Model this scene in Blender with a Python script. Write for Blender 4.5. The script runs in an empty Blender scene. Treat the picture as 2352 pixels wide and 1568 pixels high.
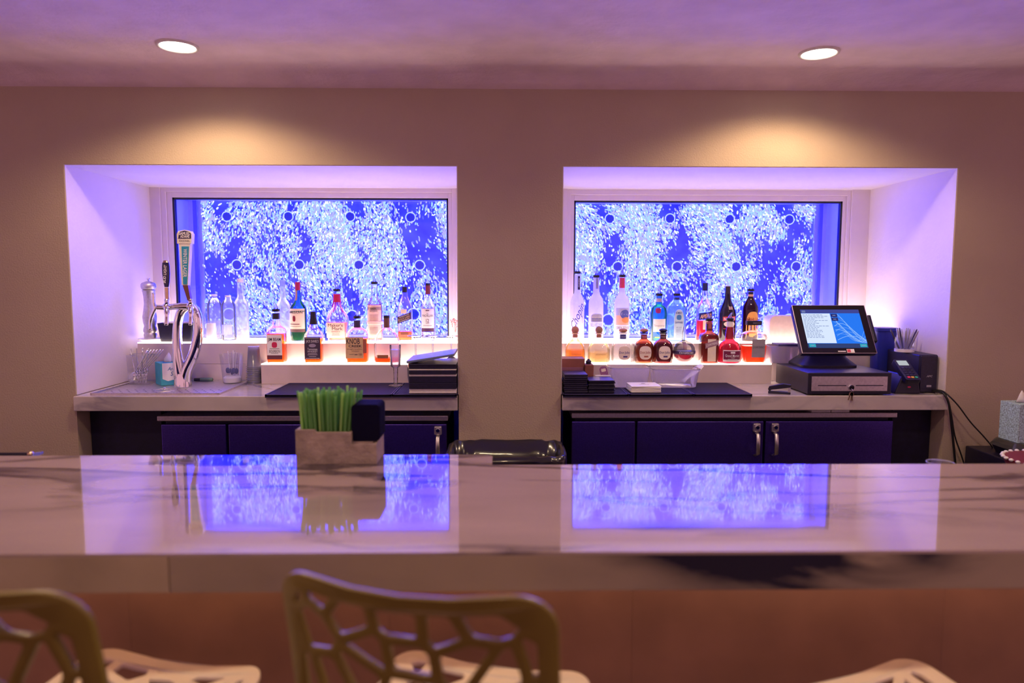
import bpy, bmesh, math, random
import numpy as np
from mathutils import Vector, Matrix, noise as mnoise
random.seed(7); R = random.Random(11)
SC = bpy.context.scene; COL = SC.collection

# ---------------------------------------------------------------- camera, world, lights, exposure
F_PX, PITCH, YAW, ROLL, CAM = 1586.0, .0881, .0145, .0015, Vector((0, -3.35, 1.459))
FW = Vector((math.sin(YAW)*math.cos(PITCH), math.cos(YAW)*math.cos(PITCH), -math.sin(PITCH)))
_r = Vector((math.cos(YAW), -math.sin(YAW), 0)); _u = _r.cross(FW)
RT = _r*math.cos(ROLL)+_u*math.sin(ROLL); UP = -_r*math.sin(ROLL)+_u*math.cos(ROLL)
cd = bpy.data.cameras.new('camera'); cam = bpy.data.objects.new('camera', cd); COL.objects.link(cam)
m = Matrix((RT, UP, -FW)).transposed().to_4x4(); m.translation = CAM; cam.matrix_world = m
cd.sensor_width = 36; cd.lens = F_PX/2352*36; cd.clip_start = .05
cd.dof.use_dof = True; cd.dof.focus_distance = 3.6; cd.dof.aperture_fstop = 1.7
SC.camera = cam
w = bpy.data.worlds.new('world'); SC.world = w; w.use_nodes = True
w.node_tree.nodes['Background'].inputs[0].default_value = (.62, .30, .38, 1)
w.node_tree.nodes['Background'].inputs[1].default_value = 1.05
vs = SC.view_settings; vs.view_transform = 'Standard'; vs.look = 'None'; vs.exposure = .18; vs.gamma = 1; vs.use_curve_mapping = False
SC.cycles.transparent_max_bounces = 22; SC.cycles.max_bounces = 6; SC.cycles.diffuse_bounces = 3; SC.cycles.glossy_bounces = 3; SC.cycles.use_adaptive_sampling = True; SC.cycles.adaptive_threshold = .025; SC.cycles.use_denoising = True
SC.cycles.sample_clamp_indirect = 6; SC.cycles.use_light_tree = False
SPOT_W, ROOM_W = 32.0, 26.0           # downlights over the back wall, downlights over the stools and the added aisle pair
TREAD_E, UNDERBAR_E, TANK_E = 6.0, 1.7, 1.0

# ---------------------------------------------------------------- pixel -> world
def ray(x, y): return FW + RT*((x-1176)/F_PX) + UP*((784-y)/F_PX)
def PX(x, y, Y):
    d = ray(x, y); return CAM + d*((Y-CAM.y)/d.y)
def PZ(x, y, Z):
    d = ray(x, y); return CAM + d*((Z-CAM.z)/d.z)
def sc_at(Y, Z=1.05):                       # metres per pixel at that depth
    return (Vector((.5, Y, Z))-CAM).dot(FW)/F_PX

# ---------------------------------------------------------------- materials
MATS = {}
def M(name, col, rough=.5, metal=0., nz=(40., .06), bump=None, spec=.5, coat=0., emit=None, estr=0., sheen=0.):
    if name in MATS: return MATS[name]
    mt = bpy.data.materials.new(name); mt.use_nodes = True; n = mt.node_tree.nodes; l = mt.node_tree.links
    b = n['Principled BSDF']; b.inputs['Roughness'].default_value = rough; b.inputs['Metallic'].default_value = metal
    b.inputs['Specular IOR Level'].default_value = spec; b.inputs['Coat Weight'].default_value = coat
    b.inputs['Coat Roughness'].default_value = .04
    tc = n.new('ShaderNodeTexCoord'); t = n.new('ShaderNodeTexNoise'); t.inputs['Scale'].default_value = nz[0]; t.inputs['Detail'].default_value = 4
    l.new(tc.outputs['Object'], t.inputs['Vector'])
    rp = n.new('ShaderNodeValToRGB'); a = nz[1]
    rp.color_ramp.elements[0].position = .3; rp.color_ramp.elements[1].position = .7
    rp.color_ramp.elements[0].color = tuple(max(0, c*(1-a)) for c in col)+(1,); rp.color_ramp.elements[1].color = tuple(min(1, c*(1+a)) for c in col)+(1,)
    l.new(t.outputs['Fac'], rp.inputs['Fac']); l.new(rp.outputs['Color'], b.inputs['Base Color'])
    if bump:
        t2 = n.new('ShaderNodeTexNoise'); t2.inputs['Scale'].default_value = bump[0]; t2.inputs['Detail'].default_value = 6; t2.inputs['Roughness'].default_value = .6
        l.new(tc.outputs['Object'], t2.inputs['Vector']); bp = n.new('ShaderNodeBump'); bp.inputs['Strength'].default_value = bump[1]; bp.inputs['Distance'].default_value = bump[2] if len(bump) > 2 else .01
        l.new(t2.outputs['Fac'], bp.inputs['Height']); l.new(bp.outputs['Normal'], b.inputs['Normal'])
    if emit:
        b.inputs['Emission Color'].default_value = emit+(1,); b.inputs['Emission Strength'].default_value = estr
    MATS[name] = mt; return mt
def EM(name, col, st, sample=True):
    if name in MATS: return MATS[name]
    mt = bpy.data.materials.new(name); mt.use_nodes = True; n = mt.node_tree.nodes; l = mt.node_tree.links; n.clear()
    o = n.new('ShaderNodeOutputMaterial'); e = n.new('ShaderNodeEmission'); e.inputs[0].default_value = col+(1,); e.inputs[1].default_value = st
    l.new(e.outputs[0], o.inputs[0])
    if not sample: mt.cycles.emission_sampling = 'NONE'
    MATS[name] = mt; return mt
def GL(name, col, milk=0., milkcol=(1, 1, 1), gloss=.35, edge=None, rough=.03):
    """thin glass or liquid: tinted see-through body, fresnel gloss, optional milky scatter"""
    if name in MATS: return MATS[name]
    mt = bpy.data.materials.new(name); mt.use_nodes = True; n = mt.node_tree.nodes; l = mt.node_tree.links; n.clear()
    o = n.new('ShaderNodeOutputMaterial'); tr = n.new('ShaderNodeBsdfTransparent')
    lw = n.new('ShaderNodeLayerWeight'); lw.inputs[0].default_value = .35
    rp = n.new('ShaderNodeValToRGB'); rp.color_ramp.elements[0].color = col+(1,); rp.color_ramp.elements[0].position = .45
    rp.color_ramp.elements[1].color = (edge or tuple(c*(.80+.12*c) for c in col))+(1,); rp.color_ramp.elements[1].position = .95
    l.new(lw.outputs['Facing'], rp.inputs['Fac']); l.new(rp.outputs['Color'], tr.inputs[0]); last = tr.outputs[0]
    if milk > 0:
        ts = n.new('ShaderNodeBsdfTranslucent'); ts.inputs[0].default_value = milkcol+(1,)
        df = n.new('ShaderNodeBsdfDiffuse'); df.inputs[0].default_value = milkcol+(1,)
        ms = n.new('ShaderNodeMixShader'); ms.inputs[0].default_value = .4; l.new(ts.outputs[0], ms.inputs[1]); l.new(df.outputs[0], ms.inputs[2])
        tx = n.new('ShaderNodeTexNoise'); tx.inputs['Scale'].default_value = 30; mp = n.new('ShaderNodeMapRange'); mp.inputs[3].default_value = milk*.88; mp.inputs[4].default_value = min(1, milk*1.1)
        l.new(tx.outputs['Fac'], mp.inputs[0]); mm = n.new('ShaderNodeMixShader'); l.new(mp.outputs[0], mm.inputs[0]); l.new(last, mm.inputs[1]); l.new(ms.outputs[0], mm.inputs[2]); last = mm.outputs[0]
    g = n.new('ShaderNodeBsdfGlossy'); g.inputs['Roughness'].default_value = rough; g.inputs[0].default_value = (1, 1, 1, 1)
    fr = n.new('ShaderNodeFresnel'); fr.inputs[0].default_value = 1.45; mu = n.new('ShaderNodeMath'); mu.operation = 'MULTIPLY'; mu.inputs[1].default_value = gloss*2
    l.new(fr.outputs[0], mu.inputs[0]); mx = n.new('ShaderNodeMixShader'); l.new(mu.outputs[0], mx.inputs[0]); l.new(last, mx.inputs[1]); l.new(g.outputs[0], mx.inputs[2])
    l.new(mx.outputs[0], o.inputs[0]); MATS[name] = mt; return mt
def marble(name, base, vein, scale, amt, rough=.12, stretch=(.45, 1, 1), coat=.6, seed=0., width=.045):
    mt = bpy.data.materials.new(name); mt.use_nodes = True; n = mt.node_tree.nodes; l = mt.node_tree.links; b = n['Principled BSDF']
    b.inputs['Roughness'].default_value = rough; b.inputs['Coat Weight'].default_value = coat; b.inputs['Coat Roughness'].default_value = .03; b.inputs['Coat IOR'].default_value = 1.65
    tc = n.new('ShaderNodeTexCoord'); mp = n.new('ShaderNodeMapping'); mp.inputs['Scale'].default_value = stretch; mp.inputs['Rotation'].default_value = (0, .35, .3); mp.inputs['Location'].default_value = (seed+(.13 if name == 'bar_apron_marble' else 0), seed*.7, 0)
    l.new(tc.outputs['Object'], mp.inputs['Vector'])
    t = n.new('ShaderNodeTexNoise'); t.inputs['Scale'].default_value = scale; t.inputs['Detail'].default_value = 7; t.inputs['Distortion'].default_value = 1.1; l.new(mp.outputs[0], t.inputs['Vector'])
    s = n.new('ShaderNodeMath'); s.operation = 'SUBTRACT'; s.inputs[1].default_value = .5; a = n.new('ShaderNodeMath'); a.operation = 'ABSOLUTE'
    l.new(t.outputs['Fac'], s.inputs[0]); l.new(s.outputs[0], a.inputs[0])
    rp = n.new('ShaderNodeMapRange'); rp.inputs[1].default_value = 0; rp.inputs[2].default_value = width; rp.inputs[3].default_value = 1; rp.inputs[4].default_value = 0; l.new(a.outputs[0], rp.inputs[0])
    t2 = n.new('ShaderNodeTexNoise'); t2.inputs['Scale'].default_value = scale*.7; t2.inputs['Detail'].default_value = 2; l.new(mp.outputs[0], t2.inputs['Vector'])
    r2 = n.new('ShaderNodeMapRange'); r2.inputs[1].default_value = .45; r2.inputs[2].default_value = .68; l.new(t2.outputs['Fac'], r2.inputs[0])
    mu = n.new('ShaderNodeMath'); mu.operation = 'MULTIPLY'; l.new(rp.outputs[0], mu.inputs[0]); l.new(r2.outputs[0], mu.inputs[1])
    m2 = n.new('ShaderNodeMath'); m2.operation = 'MULTIPLY'; m2.inputs[1].default_value = amt; l.new(mu.outputs[0], m2.inputs[0])
    t3 = n.new('ShaderNodeTexNoise'); t3.inputs['Scale'].default_value = scale*1.7; t3.inputs['Detail'].default_value = 6; l.new(mp.outputs[0], t3.inputs['Vector'])
    c3 = n.new('ShaderNodeValToRGB'); c3.color_ramp.elements[0].position = .3; c3.color_ramp.elements[1].position = .62
    c3.color_ramp.elements[0].color = tuple(c*.80 for c in base)+(1,); c3.color_ramp.elements[1].color = base+(1,); l.new(t3.outputs['Fac'], c3.inputs['Fac'])
    mx = n.new('ShaderNodeMix'); mx.data_type = 'RGBA'; mx.inputs['B'].default_value = vein+(1,); l.new(m2.outputs[0], mx.inputs['Factor']); l.new(c3.outputs['Color'], mx.inputs['A'])
    l.new(mx.outputs['Result'], b.inputs['Base Color']); MATS[name] = mt; return mt

m_wall = M('stucco_beige', (.50, .40, .31), .85, nz=(3, .04), bump=(125, .35, .010), spec=.2)
m_niche = M('plaster_white', (.80, .72, .76), .8, nz=(4, .03), bump=(60, .25, .006), spec=.2)
m_ceil = M('ceiling_plaster', (.95, .77, .84), .8, nz=(7, .06), bump=(16, .4, .02), spec=.2)
m_floor = M('floor_dark', (.09, .06, .05), .5, nz=(6, .3))
m_bar = marble('bar_marble', (.38, .285, .275), (.03, .022, .045), 2.6, 1.4, .06, (.30, 1.3, 1.0), .8, 2.2)
m_barf = marble('bar_apron_marble', (.29, .22, .17), (.006, .005, .02), 3.4, 3., .25, (.45, 1, 1.1), .3, 6.1, .13)
m_cnt = marble('counter_marble', (.64, .57, .57), (.20, .18, .26), 3.4, .8, .15, (.6, 1, 1), .5, 1.0)
m_wood = M('white_painted_wood', (.64, .53, .52), .5, nz=(9, .05), bump=(25, .2, .004))
m_frame = M('white_frame_paint', (.78, .68, .74), .4, nz=(8, .03))
m_black = M('black_plastic', (.010, .008, .030), .4, nz=(50, .2))  # this black and the next three carry the blue light cast in their colour
m_blk2 = M('black_leatherette', (.013, .010, .040), .38, nz=(80, .25), bump=(220, .2, .002))
m_rub = M('black_rubber', (.020, .014, .070), .55, nz=(60, .2))
m_void = M('black_laminate', (.008, .005, .035), .6, nz=(30, .3))
m_steel = M('brushed_steel', (.66, .62, .64), .42, 1., nz=(90, .10))
m_steeld = M('blue_cast_fridge_steel', (.13, .08, .50), .38, 1., nz=(150, .14))  # reflected blue light of the room is put into the steel colour
m_chrome = M('chrome', (.86, .86, .88), .06, 1., nz=(10, .02))
m_white = M('white_paper', (.86, .84, .82), .7, nz=(20, .03))
m_cream = M('cream_label', (.86, .76, .60), .6, nz=(30, .04))
m_ink = M('dark_ink', (.03, .02, .05), .5)
m_clear = GL('clear_glass', (.95, .96, .97), .04, gloss=.42)
m_pane = GL('window_glass', (.97, .98, 1.), 0, gloss=.5)
m_plas = GL('clear_plastic', (.90, .90, .95), .10, (.85, .85, .95), gloss=.25, rough=.15)

# ---------------------------------------------------------------- mesh helpers
class MB:
    def __init__(s): s.v = []; s.f = []; s.mi = []
    def add(s, v, f, mi=0):
        o = len(s.v); s.v += [tuple(p) for p in v]; s.f += [tuple(i+o for i in q) for q in f]; s.mi += [mi]*len(f); return s
    def box(s, x0, x1, y0, y1, z0, z1, mi=0):
        return s.add([(x0, y0, z0), (x1, y0, z0), (x1, y1, z0), (x0, y1, z0), (x0, y0, z1), (x1, y0, z1), (x1, y1, z1), (x0, y1, z1)],
                     [(0, 3, 2, 1), (4, 5, 6, 7), (0, 1, 5, 4), (1, 2, 6, 5), (2, 3, 7, 6), (3, 0, 4, 7)], mi)
    def loft(s, prof, n=28, e=2., dr=1., cx=0, cy=0, cap=True, mi=0):
        """prof: (z, halfwidth[, halfdepth[, exponent]]) stacked superellipse rings"""
        v = []; f = []
        for q in prof:
            z, a = q[0], q[1]; b = q[2] if len(q) > 2 and q[2] is not None else a*dr; ee = q[3] if len(q) > 3 else e
            for k in range(n):
                t = 2*math.pi*k/n; c, si = math.cos(t), math.sin(t)
                v.append((cx+a*math.copysign(abs(c)**(2/ee), c), cy+b*math.copysign(abs(si)**(2/ee), si), z))
        for i in range(len(prof)-1):
            for k in range(n):
                f.append((i*n+k, i*n+(k+1) % n, (i+1)*n+(k+1) % n, (i+1)*n+k))
        if cap:
            f.append(tuple(range(n-1, -1, -1))); f.append(tuple(range((len(prof)-1)*n, len(prof)*n)))
        return s.add(v, f, mi)
    def tube(s, path, r, n=8, closed=False, r2=None, ref=None, mi=0):
        P = [Vector(p) for p in path]; N = len(P); rr = r if isinstance(r, (list, tuple)) else [r]*N
        rb = r2 if isinstance(r2, (list, tuple)) else ([r2]*N if r2 else rr)
        v = []; f = []; up = Vector(ref) if ref else None
        for i, p in enumerate(P):
            a = P[(i-1) % N] if (closed or i > 0) else p; b = P[(i+1) % N] if (closed or i < N-1) else p
            t = (b-a).normalized()
            if up is None: up = Vector((0, 0, 1)) if abs(t.z) < .9 else Vector((1, 0, 0))
            sd = t.cross(up)
            if sd.length < 1e-5: sd = t.orthogonal()
            sd.normalize(); u2 = sd.cross(t).normalized()
            if not ref: up = u2
            for k in range(n):
                g = 2*math.pi*k/n; v.append(p+sd*(rr[i]*math.cos(g))+u2*(rb[i]*math.sin(g)))
        M_ = N if closed else N-1
        for i in range(M_):
            j = (i+1) % N
            for k in range(n): f.append((i*n+k, i*n+(k+1) % n, j*n+(k+1) % n, j*n+k))
        if not closed: f.append(tuple(range(n-1, -1, -1))); f.append(tuple(range((N-1)*n, N*n)))
        return s.add(v, f, mi)
    def sphere(s, c, rx, ry=None, rz=None, nu=16, nv=10, mi=0):
        ry = ry or rx; rz = rz or rx
        return s.add([(c[0]+rx*math.sin(math.pi*(i+.02)/(nv+.04))*math.cos(2*math.pi*k/nu), c[1]+ry*math.sin(math.pi*(i+.02)/(nv+.04))*math.sin(2*math.pi*k/nu), c[2]-rz*math.cos(math.pi*(i+.02)/(nv+.04))) for i in range(nv+1) for k in range(nu)],
                     [(i*nu+k, i*nu+(k+1) % nu, (i+1)*nu+(k+1) % nu, (i+1)*nu+k) for i in range(nv) for k in range(nu)], mi)
    def torus(s, c, R_, r, axis='y', n=28, k=8, mi=0):
        pts = []
        for i in range(n):
            a = 2*math.pi*i/n; ca, sa = R_*math.cos(a), R_*math.sin(a)
            pts.append((c[0]+ca, c[1], c[2]+sa) if axis == 'y' else ((c[0]+ca, c[1]+sa, c[2]) if axis == 'z' else (c[0], c[1]+ca, c[2]+sa)))
        ref = (0, 1, 0) if axis == 'y' else ((0, 0, 1) if axis == 'z' else (1, 0, 0))
        return s.tube(pts, r, k, True, ref=ref, mi=mi)
    def prism(s, poly, y0, y1, axis='y', mi=0):
        n = len(poly)
        g = (lambda a, b, c: (a, c, b)) if axis == 'y' else ((lambda a, b, c: (a, b, c)) if axis == 'z' else (lambda a, b, c: (c, a, b)))
        return s.add([g(a, b, y0) for a, b in poly]+[g(a, b, y1) for a, b in poly],
                     [tuple(range(n)), tuple(range(2*n-1, n-1, -1))]+[(i, n+i, n+(i+1) % n, (i+1) % n) for i in range(n)], mi)
    def mesh(s, name, mats, smooth=False, bevel=0, seg=2):
        me = bpy.data.meshes.new(name); me.from_pydata(s.v, [], s.f)
        if not isinstance(mats, (list, tuple)): mats = [mats]
        for q in mats: me.materials.append(q)
        if len(mats) > 1: me.polygons.foreach_set('material_index', s.mi)
        bm = bmesh.new(); bm.from_mesh(me); bmesh.ops.recalc_face_normals(bm, faces=bm.faces)
        if bevel: bmesh.ops.bevel(bm, geom=bm.edges[:], offset=bevel, segments=seg, affect='EDGES', profile=.5, clamp_overlap=True)
        bm.to_mesh(me); bm.free()
        if smooth: me.shade_smooth() if smooth is True else me.shade_auto_smooth() if hasattr(me, 'shade_auto_smooth') else me.shade_smooth()
        return me
    def build(s, name, mats, parent=None, smooth=False, bevel=0, world=False, seg=2):
        if world and parent is not None:
            L = Vector((0, 0, 0)); pp_ = parent
            while pp_ is not None: L = L+pp_.location; pp_ = pp_.parent
            s.v = [(a-L.x, b-L.y, c-L.z) for a, b, c in s.v]
        me = s.mesh(name, mats, False, bevel, seg)
        if smooth:
            me.shade_smooth()
            if smooth == 'auto': me.set_sharp_from_angle(angle=math.radians(38))
        return link(name, me, parent)
def link(name, me, parent=None):
    o = bpy.data.objects.new(name, me); COL.objects.link(o); o.parent = parent; return o
def tag(o, label, cat, group=None, kind=None):
    if label: o['label'] = label
    if cat: o['category'] = cat
    if group: o['group'] = group
    if kind: o['kind'] = kind
    return o
def thing(name, label, cat, loc=(0, 0, 0), group=None, rz=0):
    o = bpy.data.objects.new(name, None); COL.objects.link(o); o.location = loc; o.rotation_euler = (0, 0, rz); o.empty_display_size = .05
    return tag(o, label, cat, group)
def struct(name, mb, mats, **k):
    o = mb.build(name, mats, **k); o['kind'] = 'structure'; return o
def copy_tree(o, parent=None):
    c = o.copy(); COL.objects.link(c); c.parent = parent
    for ch in [q for q in bpy.data.objects if q.parent == o]: copy_tree(ch, c)
    return c
def rrect(w, h, r, n=4, cx=0, cy=0):
    P = []
    for sx, sy, a0 in ((1, 1, 0), (-1, 1, 90), (-1, -1, 180), (1, -1, 270)):
        for k in range(n+1):
            a = math.radians(a0+90*k/n); P.append((cx+sx*(w/2-r)+r*math.cos(a), cy+sy*(h/2-r)+r*math.sin(a)))
    return P
def text2d(t, wd, hg=None, shear=0, bold=0., res=2):
    c = bpy.data.curves.new('t', 'FONT'); c.body = t; c.align_x = 'CENTER'; c.resolution_u = res; c.shear = shear; c.offset = bold
    o = bpy.data.objects.new('t', c); me = bpy.data.meshes.new_from_object(o)
    V = np.array([v.co[:2] for v in me.vertices]); Fc = [tuple(p.vertices) for p in me.polygons]
    bpy.data.objects.remove(o); bpy.data.curves.remove(c); bpy.data.meshes.remove(me)
    lo, hi = V.min(0), V.max(0); V = V-(lo+hi)/2; k = wd/(hi[0]-lo[0]); kh = hg/(hi[1]-lo[1]) if hg else k
    return V*np.array([k, kh]), Fc
def text_on(mb, t, wd, hg, fn, cx=0, cz=0, rot=0, shear=0, bold=.0, mi=0):
    V, Fc = text2d(t, wd, hg, shear, bold)
    c, s = math.cos(rot), math.sin(rot)
    return mb.add([fn(cx+a*c-b*s, cz+a*s+b*c) for a, b in V], Fc, mi)

# ---------------------------------------------------------------- structure
X1, X2, X3, X4, ZT, YB = -2.071, -.2124, .2894, 2.1956, 2.0034, .80
ZC = .90                                    # back counter height
ZCEIL = 2.40
for nm, a, b, z0, z1 in (('wall_left', -6, X1, 0, 2.6), ('wall_center', X2, X3, 0, 2.6), ('wall_right', X4, 6, 0, 2.6), ('wall_header_left', X1, X2, ZT, 2.6), ('wall_header_right', X3, X4, ZT, 2.6)):
    struct(nm, MB().box(a, b, 0, 1.25, z0, z1), m_wall)
t = .004                                     # white plaster lining of each recess above the counter
for nm, bx in (('trim_1', (X1, X1+t, .004, 1.2, ZC+.002, ZT)), ('trim_2', (X2-t, X2, .004, 1.2, ZC+.002, ZT)), ('trim_3', (X1+t, X2-t, .004, 1.2, ZT-t, ZT)), ('trim_4', (X3, X3+t, .004, 1.2, ZC+.002, ZT)), ('trim_5', (X4-t, X4, .004, 1.2, ZC+.002, ZT)), ('trim_6', (X3+t, X4-t, .004, 1.2, ZT-t, ZT))):
    struct(nm, MB().box(*bx), m_niche)
mb = MB()
prof = [(-6.5, ZCEIL+.004), (-3, ZCEIL+.004), (-.32, ZCEIL+.002), (-.22, ZCEIL), (-.16, ZCEIL-.004), (-.11, ZCEIL-.012), (-.06, ZCEIL-.026), (-.02, ZCEIL-.04), (.05, ZCEIL-.046)]
n = len(prof); xs = [-6+.5*i for i in range(25)]
mb.add([(x, y, z) for x in xs for y, z in prof], [(i*n+j, i*n+j+1, (i+1)*n+j+1, (i+1)*n+j) for i in range(24) for j in range(n-1)])
mb.box(-6, 6, -6.5, .05, ZCEIL+.15, ZCEIL+.2)
struct('ceiling', mb, m_ceil, smooth='auto')
struct('floor', MB().box(-6, 6, -6.5, 1.25, -.05, 0), m_floor)
struct('wall_rear', MB().box(-6, 6, 1.25, 1.3, 0, 2.6), m_niche)

# ---------------------------------------------------------------- bubble-wall windows
Z2 = 1.116; Z1 = 1.011                       # lit treads
Y2F, Y1F = .475, .36                         # riser fronts
m_back = bpy.data.materials.new('tank_glow'); m_back.use_nodes = True
n = m_back.node_tree.nodes; l = m_back.node_tree.links; n.clear()
o = n.new('ShaderNodeOutputMaterial'); e = n.new('ShaderNodeEmission'); tc = n.new('ShaderNodeTexCoord'); t = n.new('ShaderNodeTexNoise')
t.inputs['Scale'].default_value = 4.5; t.inputs['Detail'].default_value = 5; t.inputs['Distortion'].default_value = .8; rp = n.new('ShaderNodeValToRGB')
rp.color_ramp.elements[0].position = .36; rp.color_ramp.elements[0].color = (.0015, .002, 1., 1); rp.color_ramp.elements[1].position = .74; rp.color_ramp.elements[1].color = (.005, .007, 1, 1)
l.new(tc.outputs['Object'], t.inputs['Vector']); l.new(t.outputs['Fac'], rp.inputs['Fac']); l.new(rp.outputs[0], e.inputs[0]); l.new(e.outputs[0], o.inputs[0]); e.inputs[1].default_value = 15.*TANK_E
m_bub = [EM('bubble_white', (1.05, 1.2, 13.), 1.0*TANK_E, False), EM('bubble_pale_blue', (.42, .72, 12.), 1.0*TANK_E, False), EM('bubble_violet', (.50, .50, 12.), .9*TANK_E, False), EM('bubble_dim', (.18, .22, 10.), .9*TANK_E, False)]
m_ring = EM('acrylic_ring', (.62, .78, 3.), 1., False)
m_disc = EM('acrylic_disc', (.02, .03, .75), 1.0, False)
m_tside = M('tank_side_white', (.8, .8, .88), .4, nz=(5, .03))
m_gask = M('navy_gasket', (.01, .01, .03), .5)

def bubble_field(x0, x1, z0, z1, rings, seed, Y, top_dense):
    rg = random.Random(seed); mb = MB(); W, H = x1-x0, z1-z0; px = sc_at(Y, 1.45); cnt = 0
    for _ in range(60000):
        x, z = rg.uniform(x0, x1), rg.uniform(z0, z1)
        sw = .10*math.sin(z*5.5+seed+2.2*mnoise.noise(Vector((x*1.7, z*1.3, seed))))
        d = mnoise.noise(Vector(((x+sw)*4.6, z*1.5, seed*3.1)))+.55*mnoise.noise(Vector(((x+sw)*11, z*5, seed)))
        den = .62+.95*d
        if top_dense: den += .55*max(0, (z-z0)/H-.62)*1.6
        for rx, rz in rings:                # calm wake above every stand-off
            dz = z-rz
            if -.03 < dz < .30:
                c = rx+.05*math.sin(dz*13+rx*5)*(1 if dz > 0 else 0); wd = .030+.018*math.sin(dz*12)+.02*mnoise.noise(Vector((rx*4, dz*7, 3)))
                k = math.exp(-((x-c)/max(.02, wd))**2)*max(0, 1-dz/.30)**.6; den -= 1.1*k
            if (x-rx)**2+dz*dz < .026**2: den = -1
        if rg.random() > max(0.035, den)*.42: continue
        ang = .55*mnoise.noise(Vector((x*2.6, z*2.1, seed+9)))*2.0+.25*math.sin(z*5.5+seed)+rg.gauss(0, .22)
        if top_dense and z > z0+H*.72: ang -= .8*(z-z0-H*.72)/(H*.28)
        L = px*rg.choice((2.2, 2.8, 3.4, 4.2, 5.2))*rg.uniform(.7, 1.15); Wd = px*rg.uniform(1.1, 2.2)
        u = (math.sin(ang), math.cos(ang)); yy = Y-rg.uniform(.004, .05)
        cnt += 1; vv = [(x, yy-Wd*.8, z)]; K = 7
        for k in range(K):
            a = 2*math.pi*k/K; p, q = Wd*math.cos(a), L*math.sin(a)*(1.15 if math.sin(a) > 0 else .8)
            vv.append((x+p*u[1]+q*u[0], yy, z-p*u[0]+q*u[1]))
        den2 = den+rg.gauss(0, .25)
        mi = rg.choice((0, 1, 1, 2, 2)) if den2 > .35 else rg.choice((0, 1, 2, 2, 3))
        mb.add(vv, [(0, k+1, (k+1) % K+1) for k in range(K)], mi)
    return mb

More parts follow.
